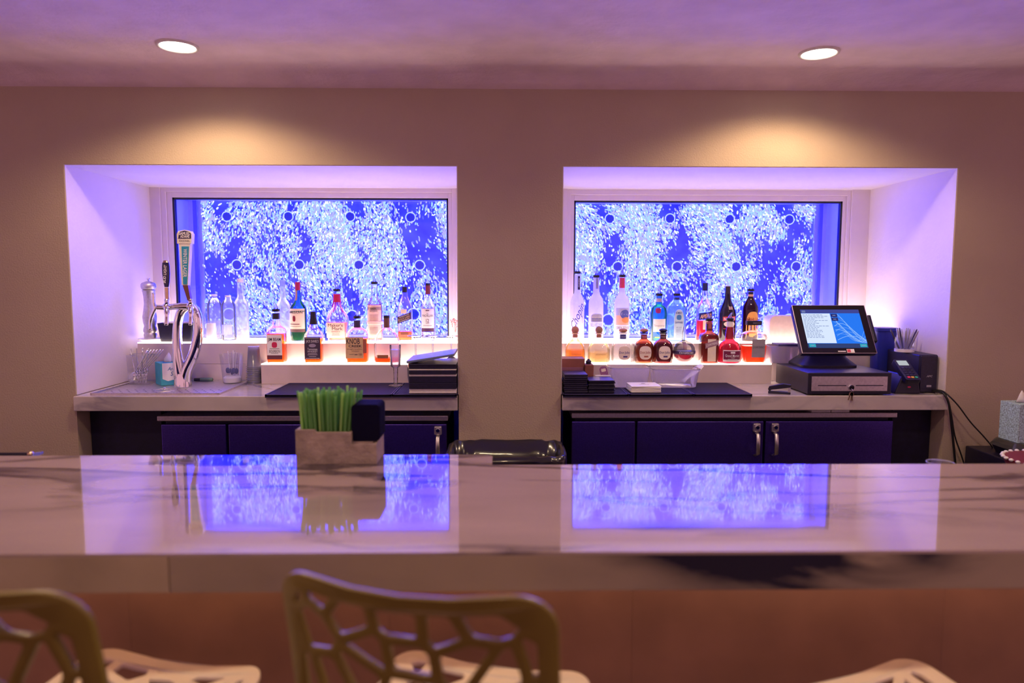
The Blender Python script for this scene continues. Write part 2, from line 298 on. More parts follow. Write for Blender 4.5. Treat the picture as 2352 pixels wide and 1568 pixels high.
def window(idx, gx0, gx1, gtop, fx_l, fx_r, nx0, nx1, ring_px, seed, cav, top_dense, lab):
    YF = .80
    gl, gr, gt = PX(gx0, gtop, YF+.035).x, PX(gx1, gtop, YF+.035).x, PX((gx0+gx1)/2, gtop, YF+.035).z
    gb = Z2-.004
    root = thing('window_%d' % idx, None, None, (0, YF, Z2)); root['kind'] = 'structure'
    fl, fr = PX(fx_l, 500, YF).x, PX(fx_r, 500, YF).x; ft = gt+.062
    mb = MB()                               # outer casing filling the recess around the frame
    mb.box(nx0, fl, YF-.012, 1.2, ZC+.01, ZT-.002); mb.box(fr, nx1, YF-.012, 1.2, ZC+.01, ZT-.002); mb.box(fl, fr, YF-.012, 1.2, ft, ZT-.002); mb.box(fl, fr, YF-.012, 1.2, ZC+.01, gb-.05)
    mb.build('window_casing', m_frame, root, world=True, bevel=.002, seg=1)
    for i, (ins0, ins1, yo) in enumerate(((0, .5, .012), (.5, 1., .026))):
        a0, a1 = fl+(gl-fl)*ins0, fl+(gl-fl)*ins1; b0, b1 = fr-(fr-gr)*ins0, fr-(fr-gr)*ins1; t0, t1 = ft-(ft-gt)*ins0, ft-(ft-gt)*ins1
        mb = MB(); mb.box(a0, a1, YF+yo-.014, 1.0, gb-.05, t0); mb.box(b1, b0, YF+yo-.014, 1.0, gb-.05, t0); mb.box(a1, b1, YF+yo-.014, 1.0, t1, t0); mb.box(a1, b1, YF+yo-.014, 1.0, gb-.05, gb)
        mb.build('window_frame', m_frame, root, world=True, bevel=.0015, seg=1)
    g = .011; mb = MB(); y0, y1 = YF+.022, YF+.05
    mb.box(gl, gl+g, y0, y1, gb, gt); mb.box(gr-g, gr, y0, y1, gb, gt); mb.box(gl, gr, y0, y1, gt-g, gt); mb.box(gl, gr, y0, y1, gb, gb+g*.4)
    mb.build('gasket', m_gask, root, world=True)
    MB().box(gl+g, gr-g, YF+.034, YF+.040, gb, gt-g).build('pane', m_pane, root, world=True)
    YP = YF+.24
    tank = thing('bubble_wall', lab, 'bubble wall', ((gl+gr)/2, YP, gb))
    mb = MB(); mb.box(gl-.02, gl+.006, YF+.05, YP+.06, gb, gt+.05); mb.box(gr-.006, gr+.02, YF+.05, YP+.06, gb, gt+.05); mb.box(gl, gr, YF+.05, YP+.06, gt+.034, gt+.05); mb.box(gl, gr, YF+.05, YP+.06, gb-.02, gb+.002)
    mb.build('tank_casing', m_tside, tank, world=True)
    MB().box(gl-.01, gr+.01, YP, YP+.02, gb, gt+.03).build('glowing_backing', m_back, tank, world=True)
    MB().box(gl+.01, gr-.01, YF+.075, YF+.10, gt+.02, gt+.03).build('added_led_bar', EM('added_tank_led', (.85, .80, 1.), 80), tank, world=True)  # unseen lamp added behind the frame top to lighten the tank sides
    rings = [(PX(x, y, YP-.06).x, PX(x, y, YP-.06).z, r*sc_at(YP-.06, 1.5)) for x, y, r in ring_px]
    bf = bubble_field(gl+cav[0], gr-cav[1], gb+.01, gt-.004, [(a, b) for a, b, c in rings], seed, YP-.004, top_dense)
    ob = bf.build('bubbles', m_bub, tank, world=True); ob['kind'] = 'stuff'
    for s_, c_ in ((gl, cav[0]), (gr, -cav[1])):
        if abs(c_) > .03: MB().box(min(s_, s_+c_*.93), max(s_, s_+c_*.93), YP-.03, YP-.015, gb, gt+.03).build('tank_side_board', m_tside, tank, world=True); MB().box(min(s_+c_*.55, s_+c_*.8), max(s_+c_*.55, s_+c_*.8), YP-.07, YP-.055, gb, gt).build('tank_edge_strip', M('strip_blue', (.12, .14, .6), .3), tank, world=True)
    for a, b, r in rings:
        q = MB().torus((a, YP-.06, b), r, r*.10, 'y', 24, 6).build('standoff_ring', m_ring, tank, world=True, smooth=True)
        q2 = MB().loft([(0, r*.80), (.004, r*.80)], 20)
        q2.v = [(a+x-tank.location.x-a+a*0+0, 0, 0) if False else (x, -z, y) for x, y, z in q2.v]
        d = q2.build('standoff_face', m_disc, q); d.location = (a-tank.location.x, YP-.06-tank.location.y, b-tank.location.z)
    return tank
lr = [(521, 497, 11), (662, 497, 11), (804, 497, 11), (943, 499, 11), (544, 608, 11.5), (687, 608, 11.5), (824, 608, 11.5), (964, 609, 11.5), (526, 722, 14), (667, 724, 14), (808, 726, 14), (950, 722, 14)]
rr_ = [(1401, 502, 11), (1539, 502, 11), (1676, 503, 11), (1813, 504, 11), (1419, 612, 11.5), (1555, 612, 11.5), (1691, 612, 11.5), (1829, 612, 11.5), (1397, 735, 14), (1537, 735, 14), (1812, 735, 14)]
window(1, 398, 1030, 455, 371, 1047, X1, X2, lr, 3.3, (.095, .0), False, 'blue lit bubble wall behind the beer tap and whiskey bottles')
window(2, 1318, 1933, 462, 1303, 1953, X3, X4, rr_, 8.7, (.0, .085), True, 'blue lit bubble wall behind the vodka bottles and till screen')

# ---------------------------------------------------------------- ceiling downlights
m_lamp = EM('lamp_glow', (1, .90, .74), 14)
m_trim = M('downlight_trim', (.8, .74, .68), .4)
def downlight(x, y, lab, power, ang, group=None):
    t = thing('downlight', lab, 'ceiling light', (x, y, ZCEIL), group)
    MB().torus((0, 0, .001), .074, .008, 'z', 32, 8).build('trim_ring', m_trim, t, smooth=True)
    MB().loft([(-.001, .066), (.003, .066)], 32).build('lens', m_lamp, t)
    ld = bpy.data.lights.new('downlight_beam', 'SPOT'); ld.energy = power; ld.color = (1., .70, .40); ld.spot_size = math.radians(ang); ld.spot_blend = .45; ld.shadow_soft_size = .06
    lo = bpy.data.objects.new('downlight_beam', ld); COL.objects.link(lo); lo.parent = t; lo.location = (0, 0, -.03)
p = PZ(408, 106, ZCEIL); downlight(p.x, p.y, 'round recessed ceiling light above the left recess', SPOT_W, 150)
p = PZ(1881, 122, ZCEIL); downlight(p.x, p.y, 'round recessed ceiling light above the right recess', SPOT_W, 150)
for i, (x, y, wd) in enumerate(((-1.35, -1.45, 'added at left above the aisle'), (1.32, -1.45, 'added at right above the aisle'), (-1.5, -2.75, 'left over the stools'), (0., -2.75, 'middle over the stools'), (1.5, -2.75, 'right over the stools'))):  # aisle pair is unseen, added to brighten fridges, counters and bar top
    downlight(x, y, 'round recessed ceiling light, %s, outside the photo' % wd, ROOM_W, 130, 'other ceiling lights')

# ---------------------------------------------------------------- back counters and steps
def slab(name, x0, x1, y0, y1, z0, z1, mats, lab, cat, bevel=.004):
    o = MB().box(-(x1-x0)/2, (x1-x0)/2, -(y1-y0)/2, (y1-y0)/2, z0-z1, 0).build(name, mats, bevel=bevel)
    o.location = ((x0+x1)/2, (y0+y1)/2, z1); return tag(o, lab, cat)
slab('marble_counter', X1+.004, X2-.004, -.03, .786, ZC-.073, ZC, m_cnt, 'white veined marble back counter under the beer tap', 'counter')
slab('marble_counter', X3+.004, X4-.004, -.03, .786, ZC-.073, ZC, m_cnt, 'white veined marble back counter under the till', 'counter')
m_tread = EM('lit_acrylic_tread', (1., .74, .60), TREAD_E)
def step(lab, x0, x1, yf, yb, zt, seam, glow):
    t = thing('display_step', lab, 'step', ((x0+x1)/2, yf, ZC))
    h = zt-ZC-.006
    if seam:
        MB().box(x0, x1, yf, yf+.02, ZC, ZC+h*.45).build('riser_board', m_wood, t, world=True, bevel=.0012, seg=1)
        MB().box(x0, x1, yf, yf+.02, ZC+h*.45+.0015, ZC+h).build('riser_board', m_wood, t, world=True, bevel=.0012, seg=1)
    else: MB().box(x0, x1, yf, yf+.02, ZC, ZC+h).build('riser_board', m_wood, t, world=True, bevel=.0012, seg=1)
    MB().box(x0, x0+.02, yf+.02, yb, ZC, ZC+h).build('side_board', m_wood, t, world=True)
    for a, b in glow: MB().box(a, b, yf+.002, yb, ZC+h, zt).build('lit_tread', m_tread, t, world=True, bevel=.001, seg=1)
    lo = x0
    MB().box(x0+.02, x1, yb-.01, yb, ZC, ZC+h).build('back_board', m_wood, t, world=True)
    return t
xl1 = PX(600, 860, Y1F).x; xl2 = PX(316, 800, Y2F).x; xr1 = PX(1772, 860, Y1F).x
step('white wooden lower step with lit top carrying four whiskey bottles', xl1, X2-.004, Y1F, Y2F-.002, Z1, False, [(xl1, X2-.004)])
step('white wooden upper step with lit top behind the beer tap', xl2, X2-.004, Y2F, .786, Z2, True, [(xl2, X2-.004)])
step('white wooden lower step with lit top carrying the tequila bottles', X3+.004, xr1, Y1F, Y2F-.002, Z1, False, [(X3+.004, xr1)])
step('white wooden upper step with lit top carrying the vodka bottles', X3+.004, X4-.008, Y2F, .786, Z2, False, [(X3+.004, X4-.008)])

# ---------------------------------------------------------------- under-counter refrigerators and black panels in place of the shaded gaps
def fridge(lab, px0, px1, ytop, panels, handles, Yf=.02):
    a, b = PX(px0, ytop, Yf).x, PX(px1, ytop, Yf).x; z = PX((px0+px1)/2, ytop, Yf).z
    t = thing('undercounter_refrigerator', lab, 'refrigerator', ((a+b)/2, Yf, 0))
    MB().box(a+.02, b-.02, Yf+.045, .72, .06, z-.03).build('body', m_void, t, world=True, bevel=.004)
    MB().box(a, b, Yf, .74, z-.026, z).build('worktop', m_steel, t, world=True, bevel=.004)
    for k, (q0, q1, kind) in enumerate(panels):
        c0, c1 = PX(q0, 1000, Yf+.02).x, PX(q1, 1000, Yf+.02).x
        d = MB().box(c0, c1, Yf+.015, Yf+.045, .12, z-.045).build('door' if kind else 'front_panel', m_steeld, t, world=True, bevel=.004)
        for hx, hk in handles:
            if hk != k: continue
            x = PX(hx, 1000, Yf).x; zt = z-.052
            MB().box(x-.019, x+.019, Yf-.004, Yf+.015, zt-.045, zt).build('latch', m_steel, d, world=True, bevel=.006).location = (-t.location.x*0, 0, 0)
            MB().loft([(0, .011), (.009, .009)], 16).build('lock', m_chrome, d).matrix_local = Matrix.Translation((x-t.location.x, -.004, zt-.020))@Matrix.Rotation(math.pi/2, 4, 'X')
            MB().tube([(x-t.location.x, .012, zt-.045), (x-t.location.x, -.022, zt-.055), (x-t.location.x, -.026, zt-.10), (x-t.location.x, -.024, zt-.15), (x-t.location.x, .012, zt-.165)], .0105, 8, r2=.006).build('handle', m_steel, d, smooth=True)
    for sx in (a+.06, b-.06): MB().loft([(0, .02), (.06, .02)], 12, cx=sx-t.location.x, cy=.08).build('foot', m_black, t)
    return t
fridge('long steel refrigerator under the left marble counter', 360, 1029, 955, [(372, 520, 0), (526, 768, 1), (774, 1026, 1)], [(1006, 2), (752, 1)])
fridge('long steel refrigerator under the right marble counter', 1313, 2062, 948, [(1313, 1458, 0), (1463, 1752, 1), (1757, 2049, 1)], [(1738, 1), (1780, 2)])
slab('gap_shade_panel', X1+.004, PX(356, 1000, .03).x, .10, .13, .0, ZC-.075, m_void, 'black panel standing in for the shaded gap beside the left refrigerator', 'panel', .002)  # dark sheet stands in for the shade of the open gap
slab('gap_shade_panel', PX(2064, 1000, .03).x+.004, X4-.004, .10, .13, .0, ZC-.075, m_void, 'black panel standing in for the shaded gap beside the right refrigerator', 'panel', .002)

# ---------------------------------------------------------------- bar
ZB = .923
yb0 = PZ(1176, 1268, ZB).y; ybL = PZ(600, 1045, ZB).y; ybR = PZ(1700, 1066, ZB).y; xn = PZ(1131, 1055, ZB).x
bar = thing('bar_counter', 'long white marble bar with grey veins and a brown front', 'bar', (0, -1.73, 0))
r = .02; poly = [(-2.6, yb0), (2.6, yb0), (2.6, ybR), (xn+.0, ybR), (xn, ybL-r)]+[(xn-r+r*math.cos(a), ybL-r+r*math.sin(a)) for a in (math.pi/8, math.pi/4, 3*math.pi/8)]+[(xn-r, ybL), (-2.6, ybL)]
mb = MB().prism(poly, ZB-.006, ZB, 'z'); mb.build('countertop', m_bar, bar, world=True)
ap = .080; xs_ = PX(388, 1320, yb0).x
MB().box(-2.6, xs_-.0008, yb0, yb0+.02, ZB-ap, ZB-.0062).build('apron', M('apron_plain_marble', (.33, .25, .18), .3, nz=(6, .14)), bar, world=True, bevel=.0015)
MB().box(xs_+.0008, 2.6, yb0, yb0+.02, ZB-ap, ZB-.0062).build('apron', m_barf, bar, world=True, bevel=.0015)
m_bfront = M('bar_front_wood', (.33, .19, .11), .45, nz=(5, .16))
YFRT = -1.73
xs = [-2.6, -1.35]+[PX(q, 1450, YFRT).x for q in (300, 895, 1452, 2165)]+[1.35, 2.6]
for a, b in zip(xs, xs[1:]): MB().box(a+.0003, b-.0003, YFRT, YFRT+.03, .10, ZB-.0225).build('front_panel', m_bfront, bar, world=True)
MB().box(-2.6, 2.6, YFRT+.04, ybR-.01, .10, ZB-.0225).build('carcass', m_void, bar, world=True)
MB().box(-2.6, 2.6, YFRT+.05, ybR-.03, 0, .10).build('kick_board', m_void, bar, world=True)
MB().box(-2.6, 2.6, YFRT-.10, YFRT-.088, ZB-.030, ZB-.0225).build('led_strip', EM('warm_led', (1., .52, .24), UNDERBAR_E*5), bar, world=True)

# ---------------------------------------------------------------- bottles
class Bot:
    def __init__(s, name, lab, cx, ybot, Y, Z, prof, glass, e=2., dr=1., rz=0., cat='bottle', group=None, n=28):
        s.s = sc_at(Y, Z+.1); s.yb = ybot; p = PX(cx, ybot, Y); s.e = e; s.dr = dr
        s.root = thing(name, lab, cat, (p.x, Y, Z), group, rz)
        s.P = sorted([((ybot-q[0])*s.s, q[1]*s.s/2)+tuple(q[2:]) for q in prof], key=lambda q: q[0])
        s.n = n; s.body = MB().loft(s.ring(s.P), n, e, dr).build('glass_body', glass, s.root, smooth='auto')
        s.zs = [q[0] for q in s.P]; s.rs = [q[1] for q in s.P]
    def ring(s, P): return [(q[0], q[1], q[1]*(q[2] if len(q) > 2 and q[2] else s.dr), q[3] if len(q) > 3 else s.e) for q in P]
    def z(s, y): return (s.yb-y)*s.s
    def rad(s, z): return float(np.interp(z, s.zs, s.rs))
    def liquid(s, y, mat, inset=.93):
        zl = s.z(y); pr = [(max(.006, q[0]), q[1]*inset)+tuple(q[2:]) for q in s.P if q[0] < zl-.001]; last = pr[-1]
        pr.append((zl, s.rad(zl)*inset)+tuple(last[2:])); MB().loft(s.ring(pr), s.n, s.e, s.dr).build('liquid', mat, s.root, smooth='auto'); return s
    def loft(s, name, mat, pts, e=2., dr=1., parent=None, smooth='auto'):
        return MB().loft([(s.z(y), w_*s.s/2) for y, w_ in sorted(pts, key=lambda q: -q[0])], 20, e, dr).build(name, mat, parent or s.root, smooth=smooth)
    def fn(s, eps, flat=False, skew=0):
        if flat:
            dmx = s.dr
            return lambda u, z: (u, -(s.rad(z+skew*u)*dmx+eps), z+skew*u)
        return lambda u, z: ((s.rad(z)+eps)*math.sin(u/max(.004, s.rad(z))), -(s.rad(z)+eps)*math.cos(u/max(.004, s.rad(z))), z+skew*u)
    def label(s, mat, y0, y1, wd, xo=0, flat=False, skew=0, shape=None, eps=.0007, name='label', texts=(), nu=12, nz_=4, parent=None):
        f = s.fn(eps, flat, skew); W = wd*s.s; X = xo*s.s; za, zb = s.z(y1), s.z(y0); mb = MB()
        if shape == 'oval' or shape == 'arch' or shape == 'round':
            K = 28; pts = []
            for k in range(K):
                a = 2*math.pi*k/K; c, q = math.cos(a), math.sin(a); ex = 2.0 if shape == 'oval' else 2.8
                px_, py_ = math.copysign(abs(c)**(2/ex), c), math.copysign(abs(q)**(2/ex), q)
                if shape == 'arch' and q < 0: px_, py_ = math.copysign(min(1, abs(c)*1.6), c), -min(1, abs(q)*1.6)
                pts.append((X+W/2*px_, (za+zb)/2+(zb-za)/2*py_))
            mid = (X, (za+zb)/2); V = [f(*mid)]
            for rr in (.5, 1.): V += [f(mid[0]+(a-mid[0])*rr, mid[1]+(b-mid[1])*rr) for a, b in pts]
            mb.add(V, [(0, 1+k, 1+(k+1) % K) for k in range(K)]+[(1+k, 1+K+k, 1+K+(k+1) % K, 1+(k+1) % K) for k in range(K)])
        else:
            mb.add([f(X-W/2+W*i/nu, za+(zb-za)*j/nz_) for j in range(nz_+1) for i in range(nu+1)], [(j*(nu+1)+i, j*(nu+1)+i+1, (j+1)*(nu+1)+i+1, (j+1)*(nu+1)+i) for j in range(nz_) for i in range(nu)])
        lb = mb.build(name, mat, parent or s.root, smooth=True)
        for tx in texts: s.text(lb, *tx, flat=flat, skew=skew, eps=eps+.0005)
        return lb
    def text(s, parent, t, yc, wd, hg, mat=None, xo=0, rot=0, shear=0, bold=.0, flat=False, skew=0, eps=.0012):
        mb = MB(); text_on(mb, t, wd*s.s, hg*s.s, s.fn(eps, flat, skew), xo*s.s, s.z(yc), rot, shear, bold); return mb.build('lettering', mat or m_ink, parent)
    def bars(s, parent, rows, mat=None, flat=False, eps=.0012, skew=0):
        """fine print too small to read: thin ruled strokes (yc, width, thickness, xo)"""
        f = s.fn(eps, flat, skew); mb = MB()
        for yc, wd, th, xo in rows:
            a, b = (xo-wd/2)*s.s, (xo+wd/2)*s.s; z0, z1 = s.z(yc+th/2), s.z(yc-th/2)
            mb.add([f(a+(b-a)*i/6, z) for z in (z0, z1) for i in range(7)], [(i, i+1, i+8, i+7) for i in range(6)])
        q_ = mb.build('fine_print', mat or m_ink, parent); q_['kind'] = 'stuff'; return q_
    def pourer(s, ytop, ycap, wcap, lean=1., mat=None):
        c = s.loft('pourer_cap', mat or M('pourer_black', (.012, .012, .03), .4), [(ycap, wcap), (ycap+1.2, wcap*1.06), (ycap+4.5, wcap*1.06), (ycap+6, wcap*.95)])
        z0, z1 = s.z(ycap), s.z(ytop); k = s.s; h = z1-z0
        MB().tube([(0, 0, z0), (0, 0, z0+h*.35), (lean*k*2.0, 0, z0+h*.7), (lean*k*4.0, 0, z1)], [wcap*k*.30, wcap*k*.22, wcap*k*.16, wcap*k*.12], 10).build('pourer_spout', GL('spout_plastic', (.88, .88, .93), .15, gloss=.6), s.root, smooth=True); return s
amber = GL('amber_whiskey', (.98, .42, .10), .35, (.95, .30, .05), gloss=.2)
orange_l = GL('orange_liqueur', (.98, .28, .06), .45, (.95, .22, .03), gloss=.2)
g_green = GL('green_glass', (.10, .52, .40), .22, (.05, .45, .40), gloss=.6)
g_frost = GL('frosted_glass', (.85, .88, .98), .72, (.84, .84, .95), gloss=.15, rough=.3)
g_ghost = GL('hazy_clear_glass', (.86, .90, 1.), .16, (.85, .88, 1.), gloss=.5)
g_blue = GL('pale_blue_glass', (.55, .82, .98), .25, (.45, .75, .95), gloss=.6)
g_dark = GL('dark_brown_glass', (.16, .03, .03), .35, (.10, .015, .03), gloss=.6)
g_navy = M('near_black_glass', (.012, .008, .022), .12, coat=.6)
ink_w = M('white_ink', (.85, .82, .85), .5); ink_r = M('red_ink', (.55, .03, .07), .5); ink_g = M('grey_ink', (.35, .33, .42), .5); ink_p = M('plum_ink', (.16, .05, .09), .5)
capblk = M('cap_black', (.014, .012, .03), .35); corkm = M('cork_brown', (.50, .22, .14), .8, bump=(160, .4, .003)); m_pink = M('pink_label', (.90, .66, .58), .6)
YL, YU = .412, .585
# left recess, lower step
b = Bot('whiskey_bottle', 'square clear bottle, white label with red seal, leftmost on the lower step', 637, 832.5, YL, Z1, [(832.5, 38), (831, 41), (762, 41), (757, 39), (752, 30), (747, 18), (742, 15.5), (722, 15.5)], m_clear, 5, .8)
b.liquid(766, amber); b.pourer(694, 710, 17, -1.2); b.loft('neck_wrap', capblk, [(719.5, 16.2), (733, 16.2)])
lb = b.label(m_white, 768, 814, 34, 0, True, texts=(('JIM BEAM', 779, 29, 9, None, 0, 0, 0, .01), ('BOURBON', 805, 24, 6.5)))
b.label(M('red_seal', (.62, .02, .10), .5), 784, 797, 12, 0, True, shape='round', eps=.0012, name='seal', parent=lb); b.bars(lb, [(799, 22, .8, 0), (810, 16, .8, 0)], flat=True)
b.label(M('brown_band', (.13, .03, .05), .5), 814, 823.5, 34, 0, True)
b = Bot('whiskey_bottle', 'square clear bottle with black label and black screw cap on the lower step', 722, 833.5, YL, Z1, [(833.5, 36), (832, 39), (776, 39.5), (768, 37), (758, 24), (751, 17), (745, 15.5)], m_clear, 6, .8, .05)
b.liquid(777, amber); b.loft('screw_cap', capblk, [(716.5, 12.6), (717, 13.4), (730, 13.4), (733, 15), (741, 17.8), (746, 17.8)])
lb = b.label(M('black_label', (.05, .03, .07), .5), 774, 824, 35, 0, True, texts=(("JACK DANIEL'S", 784, 28, 8, ink_w), ('Tennessee', 801, 22, 5, ink_w), ('WHISKEY', 806.5, 23, 4.2, ink_w)))
b.label(M('black_label_oval', (.35, .30, .40), .5), 789, 797, 16, 0, True, shape='oval', eps=.0011, name='label_oval', parent=lb); b.bars(lb, [(776, 31, .8, 0), (811, 20, .8, 0), (814, 22, .8, 0), (818, 16, .8, 0), (822, 31, .8, 0)], ink_w, True)
b = Bot('whiskey_bottle', 'rounded flask with tan label in bold capitals on the lower step', 822, 832.5, YL, Z1, [(832.5, 45), (831, 48), (775, 48), (768, 47), (761, 42), (755, 31), (751.5, 17), (748, 14.5), (736, 14.5)], m_clear, 4.5, .75)
b.liquid(776, amber); b.pourer(710, 725.5, 16, 1); b.loft('neck_wrap', M('navy_wrap', (.05, .03, .10), .5), [(736, 15), (752, 15)])
lb = b.label(M('tan_label', (.78, .52, .26), .6), 773, 821, 40, -3, True, texts=(('KNOB', 782, 30, 13, None, -6, 0, 0, .01), ('CREEK', 793, 30, 5.6, None, -1.5, 0, 0, .02), ('straight bourbon', 800, 34, 4, ink_p, -3), ('WHISKEY', 804.5, 18, 2.6, ink_p, -1), ('100', 812, 7, 4.6, None, 10))); b.bars(lb, [(812, 10, .8, -10), (812.5, 7, 1.4, 0)], None, True)
b.label(M('brick_side_label', (.45, .13, .08), .6), 777, 809, 8, 20, True, eps=.0009)
b = Bot('whiskey_bottle', 'wide clear flask with domed shoulders and empty glass above brown label', 889.5, 832.5, YL-.005, Z1, [(832.5, 54), (831, 57.5), (795, 58.5), (785, 57.5), (776, 54), (768, 47), (761, 38), (755, 26), (752, 16), (750, 13.5), (727, 13)], m_clear, 2.8, .62)
b.liquid(821, orange_l); b.loft('stopper', capblk, [(724, 14.5), (730, 14.5)]); b.loft('neck_wrap', M('brown_wrap', (.20, .08, .06), .5), [(730, 13.8), (752, 13.8)]); b.label(M('brown_label', (.42, .16, .07), .6), 813, 821, 25, -7, True)
q = MB().torus((-2*b.s, -(b.rad(b.z(770))*.62), b.z(770)), 5*b.s, .0006, 'y', 20, 5).build('emblem_ring', ink_w, b.root)
# left recess, upper step
b = Bot('whiskey_bottle', 'tall green bottle with cream label and red cap on the upper step', 687, 783.7, YU, Z2, [(783.7, 34), (782, 37), (716, 37.5), (709, 36), (703, 30), (697, 20), (692, 15.5), (684, 12.5), (666, 11.8)], g_green, rz=-.42)
b.liquid(760, GL('whiskey_in_green', (.5, .55, .12), .3, (.5, .45, .1))); b.loft('screw_cap', M('crimson_cap', (.42, .02, .10), .4), [(650, 11.6), (651, 12.2), (668, 12.2), (669, 11.8)])
lb = b.label(m_cream, 710, 756, 48, 4, texts=(('JAMESON', 719, 40, 6.5, None, 2, 0, 0, .01),)); b.label(M('crest_maroon', (.25, .02, .05), .5), 726, 739, 7, 3, shape='round', eps=.0013, name='crest', parent=lb); b.bars(lb, [(745, 24, 1.6, 3), (750, 30, .7, 3)], ink_p)
b.label(M('olive_band', (.16, .09, .10), .5), 756, 763, 48, 4); b.label(M('bronze_strip', (.45, .30, .20), .5), 669, 692, 6, 0)
b = Bot('whiskey_bottle', 'squat clear bottle with dripping red wax neck on the upper step', 776, 783.7, YU, Z2, [(783.7, 36), (782, 39), (760, 44), (742, 49.5), (735, 50), (728, 47), (719, 38), (712, 28), (706, 20), (698, 17), (676, 15)], m_clear, 3., .85)
b.liquid(741, GL('pale_whiskey', (.98, .55, .30), .4, (.95, .50, .28))); b.pourer(652, 665.5, 15.5, -.6)
wax = M('red_wax', (.55, .01, .09), .3); b.loft('wax_seal', wax, [(677, 15.8), (678, 16.6), (690, 17.4), (695.5, 18.4), (696, 17)])
for k, (a, y1) in enumerate(((-1.0, 708), (-.25, 719), (.5, 702), (.95, 720), (2.2, 712), (3.6, 714), (4.6, 708))):
    MB().tube([(math.sin(a)*(b.rad(b.z(y))+.001), -math.cos(a)*(b.rad(b.z(y))*(.92 if y > 712 else 1)+.001), b.z(y)) for y in np.linspace(694, y1, 7)], [.0028]*5+[.0032, .0016], 6).build('wax_drip', wax, b.root, smooth=True)
lb = b.label(m_pink, 741.5, 776, 41, 0, True, texts=(("Maker's", 747, 33, 7), ('Mark', 755, 24, 7, None, 4), ('WHISKY', 762, 20, 3, ink_p))); b.bars(lb, [(767, 16, .7, 0), (770, 18, .7, 0)], ink_p, True)
b = Bot('whiskey_bottle', 'tall slim bottle with full-height pink label and belted waist', 862, 783.7, YU, Z2, [(783.7, 33), (782, 34.5), (708, 34), (700, 32), (693, 26), (686, 17), (680, 14), (656, 13.5)], m_clear)
b.liquid(700, GL('pink_whiskey', (.98, .55, .42), .4, (.95, .5, .35))); b.pourer(635, 649, 15, -.6); lb = b.label(m_pink, 702, 776, 38, 0, texts=(('BASIL', 710, 14, 4), ("HAYDEN'S", 715, 18, 4))); b.bars(lb, [(724+3*k, 20, .7, 0) for k in range(5)]+[(752+3*k, 19, .7, 0) for k in range(6)], ink_p); b.loft('belt', m_pink, [(738, 35), (739, 37), (745, 37), (746, 35)])
b = Bot('whiskey_bottle', 'square tall bottle with slanted black label on the upper step', 931, 783.7, YU, Z2, [(783.7, 30), (782, 32.5), (712, 32.5), (703, 29), (690, 18), (682, 12.5), (670, 11.5)], m_clear, 4.5, .9)
b.liquid(762, amber); b.loft('screw_cap', capblk, [(660, 11), (661, 12), (673, 12), (674, 11.4)]); lb = b.label(M('slant_label', (.07, .035, .07), .5), 723, 739, 31, 0, True, .36, texts=(('BLACK LABEL', 731, 27, 5, M('gold_ink', (.65, .45, .28), .4)),)); b.bars(lb, [(726, 22, .8, 0), (736, 24, .8, 0)], ink_w, True, skew=.36)
b.label(m_cream, 711, 721, 14, -1, True); b.label(M('small_brown_label', (.22, .08, .05), .5), 763, 769, 17, 0, True)
b = Bot('whiskey_bottle', 'tall clear bottle with white label and dark red neck, rightmost on the upper step', 984, 783.7, YU, Z2, [(783.7, 31), (782, 33), (712, 33), (705, 31), (697, 22), (688, 13), (680, 11.5), (658, 11)], m_clear)
b.loft('stopper', capblk, [(652, 11.5), (657.5, 11.5)]); b.loft('neck_wrap', M('maroon_wrap', (.22, .03, .06), .5), [(657.5, 11.6), (678, 11.8)]); lb = b.label(m_white, 709, 754, 34, 0, texts=(('The', 721, 4, 3), ('MACALLAN', 725.5, 26, 5.2), ('12', 737, 7, 8))); b.bars(lb, [(714, 8, 2, 0), (743, 8, .8, 0), (748, 20, .8, 0), (709.5, 33, .8, 0)], ink_p); b.label(M('plum_band', (.09, .03, .10), .5), 754, 762.5, 32, 0)
Bot('miniature_bottle', 'tiny blue bottle between two whiskey bottles on the upper step', 750, 783, YU, Z2, [(783, 7), (768, 7.6), (766, 6.5)], M('cobalt_plastic', (.02, .05, .45), .3), 4)
# left recess: clear bottles standing close to the glass
b = Bot('clear_bottle', 'clear short-necked bottle nearest the chrome tap, by the window', 496, 780, .70, Z2, [(780, 32), (779, 34), (708, 34), (700, 32), (692, 24), (687, 14), (681, 13)], g_ghost); b.loft('screw_cap', ink_w, [(678, 13), (683, 13.4)])
b = Bot('clear_bottle', 'clear short-necked bottle with a pale label, second from the tap', 527, 781, .62, Z2, [(781, 30), (780, 32), (708, 32), (700, 30), (692, 23), (687, 14), (681, 13)], g_ghost); b.loft('screw_cap', ink_w, [(679, 13), (683, 13.4)])
b.label(GL('milky_label', (.8, .85, .95), .5, (.9, .9, 1)), 745, 768, 25)
b = Bot('vodka_bottle', 'tall frosted clear bottle behind the left end of the whiskey row', 556, 780, .715, Z2, [(780, 31), (779, 33), (705, 33), (697, 30), (690, 21), (684, 15), (648, 14), (646, 13)], GL('half_frosted', (.85, .9, 1.), .30, (.85, .88, 1), gloss=.3)); b.loft('screw_cap', ink_w, [(643, 14), (652, 14.6)])
b = Bot('vodka_bottle', 'tall frosted clear bottle behind the green bottle', 652.5, 780, .69, Z2, [(780, 33), (779, 35), (712, 35), (704, 33), (695, 24), (688, 14), (664, 12.5), (648, 12)], MATS['half_frosted']); b.loft('screw_cap', GL('clear_cap', (.7, .78, .98), .3), [(645, 12), (660, 12.6)])
b = Bot('candle_glass', 'clear tumbler holding a bright white candle beside the chrome tap', 486, 783, .555, Z2, [(781, 30), (779, 34), (738, 41), (737, 41)], m_plas, cat='glass'); b.loft('candle', M('white_wax', (.95, .93, .88), .5), [(779, 22), (745, 20), (742, 20)])
